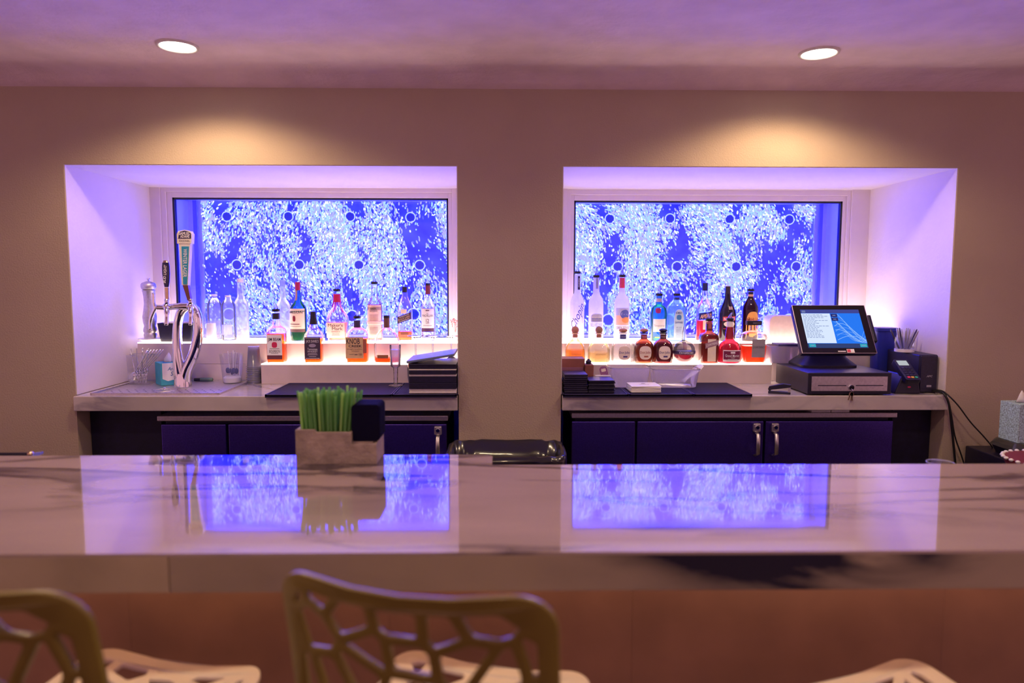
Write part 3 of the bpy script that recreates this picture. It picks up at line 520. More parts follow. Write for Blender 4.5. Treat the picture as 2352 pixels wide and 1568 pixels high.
# right recess, upper step
YV = .585
b = Bot('vodka_bottle', 'frosted bottle with black script lettering, leftmost at the right window', 1325, 785, YV, Z2, [(785, 30), (783, 32.5), (700, 32.5), (692, 30.5), (684, 24), (676, 15.5), (668, 14.2), (633, 13.8)], g_frost); b.pourer(610, 626, 14.5, .4)
lb = b.label(M('navy_neck_label', (.015, .012, .06), .5), 637, 668, 6, 3, texts=(('CHOPIN', 652, 20, 3.4, ink_w, 3, math.pi/2),)); b.text(b.root, 'Chopin', 728, 60, 20, M('script_ink', (.03, .02, .09), .4), 1, math.radians(66), .55); b.text(b.root, 'POTATO VODKA', 725, 36, 2, MATS['script_ink'], 12, math.radians(90))
b = Bot('vodka_bottle', 'frosted bottle with a grey palace picture and capitals, second at the right window', 1368, 785, YV, Z2, [(785, 32), (783, 34), (700, 34), (692, 32), (684, 25), (677, 15), (668, 14), (640, 13.4)], g_frost); b.pourer(616, 634.5, 14.5, .4)
b.label(M('silver_neck_label', (.30, .30, .55), .4), 641, 666, 6, 1); lb = b.label(M('palace_lilac', (.42, .42, .68), .6), 722, 741, 28, 0, shape='arch'); b.bars(lb, [(730, 25, 1.2, 0)]+[], ink_w)
for k in range(9): b.label(M('palace_column', (.20, .20, .42), .6), 731, 740, 1.3, -11+2.75*k, nu=1, nz_=1, eps=.0012, name='palace_column', parent=lb)
b.text(b.root, 'BELVEDERE', 747.5, 30, 8, M('belv_ink', (.22, .22, .42), .5)); b.text(b.root, 'VODKA', 753, 12, 2, MATS['belv_ink'])
b = Bot('vodka_bottle', 'frosted bottle with red neck and a blue and orange picture', 1427, 785, YV, Z2, [(785, 33), (783, 35), (700, 35), (692, 33), (685, 27), (678, 17), (672, 13), (640, 12)], g_frost); b.pourer(615, 633.5, 14.5, -.5)
b.loft('neck_wrap', M('coral_wrap', (.70, .05, .14), .45), [(641, 12.6), (664, 13)])
lb = b.label(M('sunset_peach', (.90, .50, .38), .6), 712, 748, 34, 0, eps=.0005); b.label(M('sky_lilac', (.50, .50, .80), .6), 709, 726, 34, 0, eps=.0008, name='printed_sky', parent=lb)
b.label(M('goose_blue', (.10, .13, .50), .6), 713, 734, 22, 5, shape='oval', eps=.0012, name='printed_hills', parent=lb); b.label(M('goose_orange', (.92, .33, .12), .6), 730, 743, 19, 7, shape='oval', eps=.0014, name='printed_fruit', parent=lb); b.text(b.root, 'GREY GOOSE', 754.5, 36, 6.5, M('goose_ink', (.15, .14, .35), .5), 2); b.label(M('pale_band', (.86, .84, .95), .6), 748.5, 784, 34, 0, eps=.0003)
b = Bot('gin_bottle', 'green shaker-shaped bottle with red seal and white label', 1512, 783.5, YV, Z2, [(783.5, 33), (782, 35), (733, 38), (724, 39.5), (716, 37), (708, 34), (704, 27), (700, 15), (694, 13), (680, 12.5)], GL('teal_glass', (.05, .45, .42), .35, (.03, .45, .45), gloss=.6)); b.pourer(657, 674.5, 15.5, .4); b.loft('neck_band', M('silver_band', (.6, .5, .55), .4), [(686, 13.6), (694, 13.8)])
lb = b.label(m_white, 732.5, 762, 30, -2, texts=(('Tanqueray', 748, 26, 6, ink_g, -2, 0, .35),)); b.label(M('seal_magenta', (.45, .02, .18), .4), 707.5, 719.5, 12, -5.5, shape='round', name='seal'); b.label(M('lime_stripe', (.35, .75, .2), .5), 773, 776, 24, 0, name='stripe')
b = Bot('gin_bottle', 'pale blue square bottle with a tall arched label', 1552, 785, YV, Z2, [(785, 39), (783, 41), (712, 41), (706, 39), (698, 28), (692, 17), (688, 13.5), (680, 12.8)], g_blue, 4, .85); b.pourer(660, 676, 15.5, .8); b.loft('neck_wrap', M('indigo_wrap', (.02, .04, .30), .4), [(685, 13.6), (691, 14)])
lb = b.label(M('ice_blue_label', (.55, .72, .88), .5), 712, 781, 22.5, 2, True, shape='arch', texts=(('BOMBAY', 720, 15, 4.5, MATS['indigo_wrap'], 2, 0, 0, .01), ('SAPPHIRE', 742, 17, 4.5, MATS['indigo_wrap'], 2, 0, 0, .01), ('DRY GIN', 753, 12, 2.4, MATS['indigo_wrap'], 2))); b.label(M('portrait_blue', (.05, .22, .55), .5), 724.5, 736, 11, 2, True, shape='round', eps=.0013, name='portrait', parent=lb); b.bars(lb, [(757+3*k, 13, .6, 2) for k in range(7)], MATS['indigo_wrap'], True)
b = Bot('aperitif_bottle', 'clear bottle half full of bright red with a slanted navy label', 1616, 784, YV, Z2, [(784, 35), (782, 37), (712, 37), (704, 34), (697, 26), (690, 16), (684, 13), (668, 12.2)], m_clear); b.liquid(737, GL('red_aperitif', (.98, .06, .10), .55, (.98, .03, .10))); b.loft('screw_cap', M('navy_cap', (.015, .02, .12), .4), [(651, 12), (652, 12.8), (668, 12.8), (669, 12.2)])
b.label(M('navy_label', (.015, .02, .20), .5), 717.5, 733, 36, 0, skew=.14, texts=(('APEROL', 726, 29, 9, M('apricot_ink', (.95, .55, .35), .5), 0, 0, .3, .02),)); b.label(m_cream, 735, 757, 11, -2)
b = Bot('cream_liqueur_bottle', 'near-black bottle with a red ribbon label', 1668.5, 784, YV, Z2, [(784, 38), (782, 39.5), (722, 39.5), (714, 36), (704, 28), (695, 20), (686, 14.5), (672, 12.5), (658, 12)], g_navy); b.loft('cap_rim', ink_w, [(657.5, 11.8), (659, 12.2)])
b.label(M('ribbon_red', (.60, .06, .08), .5), 727, 737, 31, 0, skew=.05, texts=(('BAILEYS', 732, 26, 6, ink_w, 0, 0, 0, .02),)); b.label(m_cream, 738, 751, 26, 0, shape='oval', name='emblem'); b.text(b.root, 'BB', 708, 9, 7, M('peach_ink', (.85, .6, .5), .5), 3, 0, 0, .02); b.bars(b.root, [(755, 28, 1, 0)], ink_r)
b = Bot('coffee_liqueur_bottle', 'dark brown bottle with an orange arched label', 1721, 784, YV, Z2, [(784, 35), (782, 36.5), (712, 36.5), (704, 34), (697, 27), (690, 19), (684, 13), (672, 11.5)], g_dark); b.pourer(650, 664.5, 15.5, .3); b.loft('neck_wrap', capblk, [(671, 12), (690, 13.5)]); b.loft('gold_band', M('gold_foil', (.8, .5, .3), .4), [(677, 12.6), (682, 13)])
b.label(M('orange_label', (.88, .46, .12), .5), 716, 784, 31, 1, shape='arch', texts=(('KAHLÚA', 733, 28, 9, M('maroon_ink', (.22, .01, .03), .5), 1, 0, 0, .01),))
# right recess, lower step
m_patron = m_clear
for k, (cx, w_, lvl, mt, lab, lean) in enumerate(((1320.5, 46, 805, GL('gold_tequila', (.98, .58, .14), .4, (.95, .50, .08)), 'ball-stoppered clear bottle of golden tequila nearest the pillar', 0), (1375, 51, 811, GL('straw_tequila', (.96, .85, .60), .25, (.9, .75, .5)), 'ball-stoppered clear bottle of pale tequila, second from the pillar', 0))):
    b = Bot('tequila_bottle', lab, cx, 835, YL, Z1, [(835, w_-3), (833, w_), (806, w_), (799, w_*.95), (792, w_*.80), (786, w_*.55), (781, w_*.32), (778, 12.5), (775, 12)], m_clear, 2.6, .8); b.liquid(lvl, mt)
    b.loft('cork', corkm, [(770, 11.5), (777, 11.8)]); b.loft('flange', M('flange_gold', (.75, .5, .3), .4), [(766.5, 15), (768, 18), (769, 15)])
    zc = b.z(760); MB().sphere((0, 0, zc), 8.7*b.s).build('ball_stopper', corkm if k == 0 else M('cork_olive', (.38, .20, .13), .6), b.root, smooth=True)
    lb = b.label(GL('etched_label', (.9, .8, .66), .12), 803, 831, w_*.55, 2, True, texts=(('PATRÓN', 814, w_*.42, 4.5, M('etched_ink', (.45, .30, .16), .5), 2),))
for cx, w_, glass_, liq, capm, flg, nk, lab, ic in ((1430, 53, m_clear, ('clear_tequila', (.96, .96, .98), .12, (.9, .9, 1)), corkm, 'white_flange', (.05, .05, .25), 'clear rounded tequila bottle with an oval white label', 'ind'), (1478, 44.5, GL('amber_brown_glass', (.35, .10, .05), .3, (.22, .05, .03), gloss=.6), None, corkm, 'dark_flange', (.45, .05, .12), 'amber-brown tequila bottle with an oval cream label and light stopper', 'red'), (1521.7, 45.5, g_dark, None, M('ink_blue_stopper', (.015, .015, .06), .25), 'dark_flange', (.12, .04, .05), 'dark brown tequila bottle with an oval cream label and black stopper', 'ind')):
    b = Bot('tequila_bottle', lab, cx, 835.5, YL, Z1, [(835.5, w_-3), (833.5, w_-.6), (812, w_), (800, w_*.97), (792, w_*.90), (787, w_*.74), (783, w_*.48), (780.5, 15), (770, 14)], glass_, 2.6, .85)
    if liq: b.liquid(819, GL(*liq))
    b.loft('flange', M('white_flange', (.85, .82, .8), .4) if flg == 'white_flange' else capblk, [(766, 18), (767.5, 20), (769, 18)]); b.loft('neck_wrap', M('wrap_%d' % cx, nk, .5), [(771, 14.4), (781, 14.8)]); b.text(b.root, 'DON JULIO', 776, 10, 2.5, ink_w)
    zc = b.z(761.5); MB().sphere((0, 0, zc), 9.8*b.s, 9.8*b.s, 4.6*b.s).build('stopper', capm, b.root, smooth=True)
    lb = b.label(m_cream, 796, 826.5, 27, 0, True, shape='round', texts=(('Don Julio', 811, 23.5, 7, M('indigo_ink', (.06, .04, .22), .5) if ic == 'ind' else M('rust_ink', (.40, .10, .05), .5), 0, 0, 0, .01),)); b.label(MATS.get('indigo_ink') if ic == 'ind' else MATS['rust_ink'], 818, 821.5, 9.5, 2, True, eps=.0012, name='grade_tab', parent=lb)
b = Bot('liqueur_bottle', 'round ball-shaped bottle of berry liqueur with a dark belt', 1570.5, 833.5, YL, Z1, [(833.5, 18), (832, 20), (830, 26), (826, 37), (819, 46), (808, 50.5), (799, 48.5), (792, 42), (787, 32), (784.5, 20), (782, 11.5), (770, 10.5), (762, 10.5)], m_clear)
b.liquid(815, GL('berry_liqueur', (.70, .10, .22), .5, (.55, .05, .15))); b.loft('belt', M('belt_navy', (.05, .04, .12), .4), [(805.5, 51), (806, 51.4), (812, 51.2), (812.6, 50.6)]); b.text(b.root, 'CHAMBORD', 809, 34, 4.5, ink_w, 0, 0, 0, .02, eps=.002); b.loft('pourer_cap', GL('spout_plastic', (.9, .9, .95), .1), [(750, 4), (752, 6), (762, 9)]); b.label(M('bronze_tag', (.28, .16, .20), .4), 785, 801, 8, -4, eps=.0015, name='hang_tag')
b = Bot('liqueur_bottle', 'square brown bottle with a slanted band over a narrow white label', 1626.5, 834.5, YL, Z1, [(834.5, 39), (832.5, 41), (778, 41), (772, 39), (768, 33), (765, 20), (762, 14.5), (745, 14)], GL('cognac_brown_glass', (.30, .06, .04), .5, (.20, .035, .03), gloss=.6), 4.5, .9); b.pourer(720, 733, 16.5, -1.2); b.loft('neck_wrap', M('copper_wrap', (.45, .10, .10), .5), [(741, 14.6), (756, 15)])
b.label(m_cream, 779, 830, 19, 2, True); b.label(M('band_mauve', (.36, .20, .26), .5), 785, 797, 30, 2, True, .28, eps=.0013, texts=(('COINTREAU', 791, 26, 5.5, ink_w, 2, 0, 0, .01),))
b = Bot('liqueur_bottle', 'bulbous dark red bottle with long neck and white-edged label', 1674, 835.5, YL-.004, Z1, [(835.5, 48), (833.5, 52), (812, 53.5), (802, 52), (795, 47), (789, 38), (785, 26), (782, 20), (775, 19.5), (765, 18), (756, 15), (741, 13)], GL('crimson_glass', (.50, .02, .05), .55, (.35, .01, .04), gloss=.6), 2.1, .86); b.pourer(720, 733, 15.5, 1.2)
b.loft('neck_label', m_white, [(741, 13.8), (753, 15.5)]); b.loft('red_thread', ink_r, [(752.6, 15.9), (754, 16.2)]); lb = b.label(m_white, 804.5, 831, 44, 0); b.label(M('wine_panel', (.18, .01, .06), .5), 806.5, 826, 41, 0, eps=.0012, name='label_panel', parent=lb, texts=(('Grand Marnier', 817, 33, 6.5, ink_w, 0, 0, 0, .01),)); b.bars(lb, [(810, 10, 4, 0), (822, 8, .8, 0), (825, 22, .8, 0)], ink_w, eps=.0018)
b = Bot('liqueur_bottle', 'square clear decanter of orange liqueur with a wide black cap and grey label', 1728, 834.5, YL, Z1, [(834.5, 46), (833, 48.5), (790, 56), (775, 56), (769, 52), (764, 36), (761, 18), (757, 14), (750, 13.5)], m_clear, 5, .8); b.liquid(795, orange_l)
c = MB().box(-17*b.s, 17*b.s, -.017, .017, b.z(748), b.z(738)).build('cap_block', capblk, b.root, bevel=.0015); b.label(M('pewter_label', (.33, .30, .34), .5), 779, 820.5, 30, 4.5, True, texts=(('DISARONNO', 797, 26, 5, None, 4.5),), eps=.004); text_mb = MB()
text_on(text_mb, 'DISARONNO', 18*b.s, 3.4*b.s, lambda u, z: (u, -.0176, z), 5*b.s, b.z(743)); text_mb.build('lettering', ink_g, c)

# ---------------------------------------------------------------- back counter, left recess: tray, tower, small things
ORD = ['topmost', 'second from the top', 'third from the top', 'fourth from the top', 'fifth from the top', 'sixth from the top', 'seventh from the top', 'eighth from the top', 'ninth from the top', 'tenth from the top', 'eleventh from the top', 'lowest']
t = thing('drip_tray', 'shallow steel drip tray under the beer tap', 'tray', (-1.70, .23, ZC))
MB().box(-2.00, -1.385, .012, .452, ZC, ZC+.004).build('tray_plate', m_steel, t, world=True)
mb = MB(); mb.box(-2.0, -1.385, .005, .014, ZC, ZC+.010); mb.box(-2.0, -1.385, .450, .459, ZC, ZC+.010); mb.box(-2.006, -1.998, .005, .459, ZC, ZC+.010); mb.box(-1.387, -1.379, .005, .459, ZC, ZC+.010); mb.build('tray_rim', m_steel, t, world=True)
mb = MB()
for i in range(14):
    for j in range(4): mb.loft([(ZC+.0041, .0045), (ZC+.0045, .0045)], 8, cx=-1.96+.042*i+(.02 if j % 2 else 0), cy=.05+.03*j)
q = mb.build('drain_holes', m_black, t, world=True); q['kind'] = 'stuff'
pc = PZ(378, 898, ZC); MB().torus((pc.x, pc.y, ZC+.005), .055, .0025, 'z', 28, 6).build('rinser_ring', m_steel, t, world=True, smooth=True); MB().sphere((pc.x, pc.y, ZC+.012), .008).build('rinser_knob', m_chrome, t, world=True, smooth=True)

YTW = .24
tw = thing('beer_tower', 'polished chrome loop-shaped beer tap tower with two taps', 'beer tap', PX(420, 886, YTW)); tw.location.z = ZC+.005
def W(pts, Y): return [PX(x, y, Y) for x, y in pts]
def smooth_path(P, k=5, closed=False):
    P = [Vector(p) for p in P]; N = len(P); out = []
    for i in range(N if closed else N-1):
        a, b, c, d = P[(i-1) % N] if closed or i > 0 else P[i], P[i], P[(i+1) % N], P[(i+2) % N] if closed or i < N-2 else P[(i+1) % N]
        for j in range(k):
            u = j/k; out.append(.5*((2*b)+(c-a)*u+(2*a-5*b+4*c-d)*u*u+(3*b-a-3*c+d)*u**3))
    if not closed: out.append(P[-1])
    return out
k = sc_at(YTW, 1.0)
loop = smooth_path(W([(419, 888), (415, 866), (411, 838), (408, 805), (407, 770), (409, 740), (417, 714), (433, 703), (448, 711), (455, 735), (455, 768), (449, 800), (440, 826), (430, 848), (425, 866), (423, 888)], YTW))
nL = len(loop); rad_ = [k*float(np.interp(i/nL, (0, .1, .2, .35, .5, .62, .8, .9, 1.), (17, 14, 10.5, 9, 9.5, 10.5, 12, 14, 17))) for i in range(nL)]
MB().tube(loop, rad_, 14, r2=[k*13]*nL, ref=(0, 1, 0)).build('loop_column', m_chrome, tw, world=True, smooth=True)
c = PX(420, 886, YTW); MB().loft([(ZC+.005, .046, .036), (ZC+.03, .044, .034), (ZC+.075, .040, .030)], 24, cx=c.x, cy=c.y).build('base', m_chrome, tw, world=True, smooth='auto')
MB().tube(smooth_path(W([(440, 703), (410, 703), (380, 706), (352, 705)], YTW-.05)), [k*8]*5+[k*6.8]*5+[k*5.5]*6, 12).build('tap_arm', m_chrome, tw, world=True, smooth=True)
MB().tube([PX(437, 703, YTW), PX(437, 703, YTW-.07)], k*8.5, 12).build('tap_arm', m_chrome, tw, world=True, smooth=True)
MB().tube(smooth_path(W([(352, 672), (353, 695), (356, 708), (350, 722), (345, 738), (345, 758)], YTW-.06)), [k*3.8]*26, 10).build('side_spout', m_chrome, tw, world=True, smooth=True)
gold = M('brass', (.72, .55, .35), .25, 1.); navyp = M('navy_gloss', (.012, .012, .07), .2, coat=.5); brown_w = M('walnut', (.16, .06, .05), .4); m_teal = M('teal_print', (.02, .30, .50), .45)
for cx, yb_, yt_ in ((382, 747, 690), (437, 747, 690)):
    yy = YTW-.075; p0 = PX(cx, 703, yy)
    MB().sphere(p0, k*8, k*8, k*8).build('faucet_body', m_chrome, tw, world=True, smooth=True)
    MB().tube(smooth_path([p0, PX(cx+1, 718, yy-.02), PX(cx, yb_, yy-.03)]), [k*5.6]*6+[k*4.0]*5, 10).build('faucet_spout', m_chrome, tw, world=True, smooth=True)
    MB().tube([PX(cx, 702, yy), PX(cx+.4, 694, yy-.004), PX(cx+.6, 686, yy-.006)], [k*6, k*4.4, k*5.2], 10).build('faucet_collar', m_chrome, tw, world=True, smooth=True)
yy = YTW-.08
def hz(y): return PX(420, y, yy).z
hx = PX(382, 640, yy).x
h1 = thing('tap_handle', 'short navy tap handle with white lettering on the chrome tower', 'tap handle', (hx, yy, hz(688)))
MB().loft([(0, k*4.2), (hz(660)-hz(688), k*4.6)], 12).build('ferrule', gold, h1, smooth='auto')
zz = lambda y: hz(y)-hz(688)
hb = MB().loft([(zz(659), k*4.6), (zz(648), k*6.6), (zz(628), k*8.3), (zz(612), k*8.2), (zz(603), k*7.2)], 18, 2.4, .6).build('grip', navyp, h1, smooth='auto'); MB().loft([(zz(603), k*7), (zz(599), k*5.4), (zz(598), k*4)], 18, 2.4, .6).build('end_cap', gold, h1, smooth='auto')
mb = MB(); text_on(mb, 'BUD LIGHT', (zz(607)-zz(651))*.95, k*6, lambda u, z: (u, -k*5.4-.0008, z), 0, zz(629), math.radians(84), .2, .015); mb.build('lettering', ink_w, hb)
hx = PX(427, 600, yy).x; h2 = thing('tap_handle', 'tall tapered tap handle with teal panel and navy sign top', 'tap handle', (PX(437, 688, yy).x, yy, hz(688)))
L_ = lambda x, y: (PX(x, y, yy).x-h2.location.x, zz(y))
def quad_prism(pts, d, y0=0): return MB().prism([L_(*p) for p in pts], -d+y0, d+y0, 'y')
quad_prism([(432.5, 690), (440, 690), (433.5, 654), (421, 654)], k*5).build('lower_grip', brown_w, h2, bevel=.001)
gp = quad_prism([(419.5, 655), (434.5, 655), (440, 558), (413, 558)], k*6).build('panel_body', M('ivory_handle', (.78, .72, .66), .4), h2, bevel=.001)
quad_prism([(424, 653), (433, 653), (437, 566), (420, 566)], k*.5, -k*6.4).build('panel', m_teal, gp)
mb = MB(); text_on(mb, 'WINTER LAGER', zz(572)-zz(637), k*8.5, lambda u, z: (u, -k*7.2, z), L_(428.5, 606)[0], zz(604), math.radians(-93), 0, .012); mb.build('lettering', ink_w, gp)
sg = quad_prism([(410, 560), (443, 560), (444, 538), (440, 531), (427, 528), (412, 531), (409, 538)], k*7).build('sign', M('ivory_handle', (.78, .72, .66), .4), h2, bevel=.0012)
quad_prism([(413, 548), (442, 548), (442, 537), (436, 532), (427, 530), (415, 533)], k*.5, -k*7.4).build('sign_field', navyp, sg)
mb = MB(); text_on(mb, 'SAMUEL', k*24, k*6.5, lambda u, z: (u, -k*8.2, z), L_(427.5, 537)[0], zz(536.5), 0, 0, .02); text_on(mb, 'ADAMS', k*20, k*6, lambda u, z: (u, -k*8.2, z), L_(428.5, 544)[0], zz(543.5), 0, 0, .02); mb.build('lettering', ink_w, sg)
mb = MB(); text_on(mb, 'SEASONAL', k*24, k*4.5, lambda u, z: (u, -k*7.4, z), L_(427, 553)[0], zz(553.5)); mb.build('lettering', m_ink, sg)

# pepper mill on a saucer
YM = .545
sa = Bot('saucer', 'small white saucer under the steel pepper mill', 347, 783, YM, Z2, [(783, 30), (782, 34), (777.5, 54), (776.5, 54)], m_white, cat='saucer')
Zs = Z2+sa.z(777)
b = Bot('pepper_mill', 'tall brushed steel pepper mill with a round knob top', 346, 777, YM, Zs, [(777, 26), (768, 28), (764, 25), (760, 29), (754, 28), (748, 24), (740, 28), (728, 30), (712, 25), (697, 21), (683, 22), (672, 25), (668, 28), (666, 24)], m_steel, cat='pepper mill'); b.body.name = 'mill_body'
b.loft('head', m_steel, [(666, 22), (664, 29), (659, 32.5), (654, 32), (650, 26), (647.5, 12), (647, 8)], smooth=True); b.loft('finial', m_chrome, [(647, 5), (643, 4), (642, 8), (640, 8)])
# dark box planter with wrapped things and a pale cup
p0 = PX(365, 787, .53); p1 = PX(447, 787, .53); cx = (p0.x+p1.x)/2; hw = (p1.x-p0.x)/2; ks = sc_at(.53, 1.2)
t = thing('black_caddy', 'black flared caddy box behind the chrome tower', 'caddy', (cx, .56, Z2))
mb = MB().loft([(0, hw*.88, .045, 9), (.001, hw*.88, .045, 9), (42*ks, hw, .055, 9)], 32, cap=False); mb.f.append(tuple(range(31, -1, -1))); mb.mi.append(0); mb.build('box', m_black, t, smooth='auto')
for i in range(5):
    MB().sphere((-hw*.6+hw*.3*i, -.01, 41*ks), .022, .018, .012, 10, 6).build('wrapped_packet', m_white, t, smooth=True)
b = Bot('paper_cup', 'small pale cup between the black caddy and the candle glass', 457, 787, .505, Z2, [(787, 14), (786, 15), (748, 19), (747, 19)], m_plas, cat='cup')
# clear cutlery bin with spoons and forks
YC = .37; p0 = PX(330, 880, YC); ks = sc_at(YC, .95)
t = thing('cutlery_bin', 'clear square plastic bin of cutlery beside the teal tissue box', 'bin', (p0.x, YC, ZC+.005)); hwb = 26*ks; H = 66*ks
mb = MB().loft([(0, hwb*.9, hwb*.9, 8), (.002, hwb*.92, hwb*.92, 8), (H, hwb, hwb, 8)], 32, cap=False); mb.f.append(tuple(range(31, -1, -1))); mb.mi.append(0); mb.build('bin_wall', m_plas, t, smooth='auto')
MB().torus((0, 0, H), hwb*.98, .0018, 'z', 32, 6).build('bin_rim', m_clear, t)
sp = MB().tube([(0, 0, 0), (0, 0, .05), (.004, 0, .10), (.002, 0, .145)], [.0045, .0045, .007, .0095], 8, r2=[.0025]*4).sphere((0, -.002, -.020), .020, .007, .028, 12, 8).mesh('spoon', m_chrome); sp.shade_smooth()
fk = MB().tube([(0, 0, 0), (0, 0, .06), (.002, 0, .14)], [.004, .003, .006], 8, r2=[.002]*3)
for j in range(4): fk.box(-.010+.0055*j, -.0068+.0055*j, -.001, .001, -.045, -.006)
fk.box(-.010, .0095, -.001, .001, -.008, .002); fk = fk.mesh('fork', m_chrome)
for i in range(6):
    o = tag(link('spoon', sp), ('steel spoon leaning right in the clear cutlery bin, %s' % ('bowl lowest', 'longest handle', 'handle nearest the tissue box', 'rearmost', 'bowl against the left wall', 'steepest')[i]), 'spoon', 'spoons in the cutlery bin')
    o.location = (p0.x-.030+.006*i, YC-.032+.014*i, ZC+.060+.003*i); o.rotation_euler = (0, .52+.04*i, 0); o.scale = (1, 1, 1.0)
for i in range(4):
    o = tag(link('fork', fk), 'steel fork standing tines down in the clear cutlery bin', 'fork', 'forks in the cutlery bin')
    o.location = (p0.x-.024+.016*i, YC-.034+.004*i, ZC+.056); o.rotation_euler = (0, .10*(i-1.5), 0)
# teal tissue box, corner towards the viewer
def tissue_box(lab, loc, s_, h, rz, mats, words, top_z):
    t = thing('tissue_box', lab, 'tissue box', loc, None, rz)
    bx = MB().box(-s_, s_, -s_, s_, 0, h).build('carton', mats[0], t, bevel=.002)
    MB().loft([(h-.001, s_*.55, s_*.35), (h+.0006, s_*.55, s_*.35)], 20).build('slot', mats[2], t)
    pts = [(h-.005, s_*.42, s_*.22), (h+s_*.35, s_*.34, s_*.2), (h+s_*.65, s_*.22, s_*.16), (h+s_*.95, s_*.06, s_*.05)]
    ti = MB().loft(pts, 14, 1.4); ti.v = [(x+.012*mnoise.noise(Vector((x*60, y*60, z*50))), y+.010*mnoise.noise(Vector((x*50+5, y*60, z*60))), z) for x, y, z in ti.v]; ti.build('tissue', m_white, t, smooth=True)
    return t, bx
tp = PX(374, 884, .285)
t, bx = tissue_box('teal tissue box with a white panel, in front of the beer tower', (tp.x+.006, .345, ZC+.005), .054, .118, math.radians(40), (M('teal_carton', (.05, .38, .50), .6, nz=(20, .12)), None, M('slot_dark', (.02, .05, .12), .6)), None, 0)
MB().prism([(-.046, .035), (-.02, .022), (.02, .03), (.053, .024), (.053, .117), (-.046, .117)], -.0555, -.0542, 'y').build('label_panel', m_white, bx)
mb = MB(); text_on(mb, 'Angel', .058, .024, lambda u, z: (u, -.0562, z), .008, .084, 0, .25, .02); text_on(mb, 'Soft', .046, .024, lambda u, z: (u, -.0562, z), .016, .060, 0, .25, .02); mb.build('lettering', M('slate_ink', (.12, .22, .38), .5), bx)
# marker, cup of picks, stack of cups
pm = PX(466, 873, .44); t = thing('marker_pen', 'thick marker pen with a grey-green cap lying by the riser', 'pen', (pm.x, .445, ZC+.013)); ks = sc_at(.44)
MB().tube([(-20*ks, 0, 0), (-6*ks, 0, 0)], .0085, 12).build('barrel', m_black, t, smooth='auto'); MB().tube([(-6*ks, 0, 0), (20*ks, 0, 0), (21.5*ks, 0, 0)], [.0105, .0105, .008], 12).build('cap', M('marker_green', (.13, .22, .16), .5), t, smooth='auto')
b = Bot('pick_cup', 'clear plastic cup half full of white packets and dark picks', 534, 880, .385, ZC+.0045, [(880, 38), (878.5, 40), (815, 51.5), (814, 52.5)], m_plas, cat='cup')
b.loft('sugar_packets', m_white, [(878, 36), (868, 38), (864, 30)]); mb = MB()
for i in range(9):
    a = R.uniform(0, 6.28); q = R.uniform(.2, .8)*16*b.s; mb = MB().tube([(q*math.cos(a)*.5, q*math.sin(a)*.5, b.z(866)), (q*math.cos(a), q*math.sin(a), b.z(R.uniform(806, 813)))], .0018, 6); mb.build('stirrer', m_plas if i % 2 else ink_w, b.root)
for i in range(5): MB().sphere(((-10+5*i)*b.s, -.008*(i % 2), b.z(852+R.uniform(-4, 4))), .011, .009, .016, 8, 6).build('dark_wrapper', M('slate_blue', (.05, .06, .22), .5), b.root, smooth=True)
ks = sc_at(.40); pc = PX(585, 878, .40)
cupm = MB().loft([(0, 17.5*ks), (.0012, 18.2*ks), (.0032, 18.2*ks), (.0045, 15.6*ks), (44*ks, 12.5*ks), (46*ks, 12.5*ks)], 24, cap=False).loft([(45.5*ks, 12.5*ks), (46*ks, 12.3*ks)], 24).mesh('cup', GL('frosty_plastic', (.82, .82, .90), .30, (.80, .78, .90), gloss=.4, rough=.2)); cupm.shade_smooth()
for i in range(10):
    o = tag(link('plastic_cup', cupm), 'clear plastic cup, %s in the upturned stack' % ORD[9-i], 'cup', 'stack of upturned plastic cups'); o.location = (pc.x, .40, ZC+.0005+i*4.2*ks)
# dried flowers in a small vase at the right end of the upper step
b = Bot('bud_vase', 'small clear vase of dried pink flowers beside the pillar', 1046, 783, .62, Z2, [(783, 14), (781, 15), (772, 13), (766, 8), (762, 9)], m_clear, cat='vase')
for i in range(14):
    a, q = R.uniform(0, 6.28), R.uniform(2, 11)*b.s; zt = b.z(R.uniform(736, 752)); fl = MB().tube([(0, 0, b.z(766)), (q*.5*math.cos(a), q*.5*math.sin(a), (b.z(766)+zt)/2), (q*math.cos(a), q*math.sin(a), zt)], .0007, 5)
    for j in range(5): fl.sphere((q*math.cos(a)+R.uniform(-.006, .006), q*math.sin(a)+R.uniform(-.006, .006), zt+R.uniform(-.008, .008)), .0028, nu=6, nv=4)
    fl.build('flower_sprig', M('dried_pink', (.62, .28, .26), .8), b.root)

# ---------------------------------------------------------------- rubber bar mats
def mat_(lab, a, b, yf=-.045, yb=.335):
    t = thing('bar_mat', lab, 'bar mat', ((a+b)/2, (yf+yb)/2, ZC)); MB().box(a, b, yf, yb, ZC+.0005, ZC+.006).build('base_sheet', m_rub, t, world=True)
    mb = MB(); mb.box(a, b, yf, yf+.008, ZC-.006 if yf < -.031 else ZC, ZC+.011); mb.box(a, b, yb-.008, yb, ZC+.001, ZC+.011); mb.box(a, a+.009, yf, yb, ZC+.001, ZC+.011); mb.box(b-.009, b, yf, yb, ZC+.001, ZC+.011); mb.build('border', m_rub, t, world=True, bevel=.001, seg=1)
    mb = MB(); x = a+.014
    while x < b-.014: mb.box(x, x+.0028, yf+.012, yb-.012, ZC+.006, ZC+.010); x += .0058
    q = mb.build('ribs', m_rub, t, world=True); q['kind'] = 'stuff'
xm = PX(900, 912, -.04).x; mat_('black ribbed rubber bar mat behind the green straws', -1.142, xm-.001); mat_('black ribbed rubber bar mat under the folder stack by the pillar', xm+.001, X2-.006)
x1_, x2_ = PX(1444, 907, -.04).x, PX(1593, 907, -.04).x
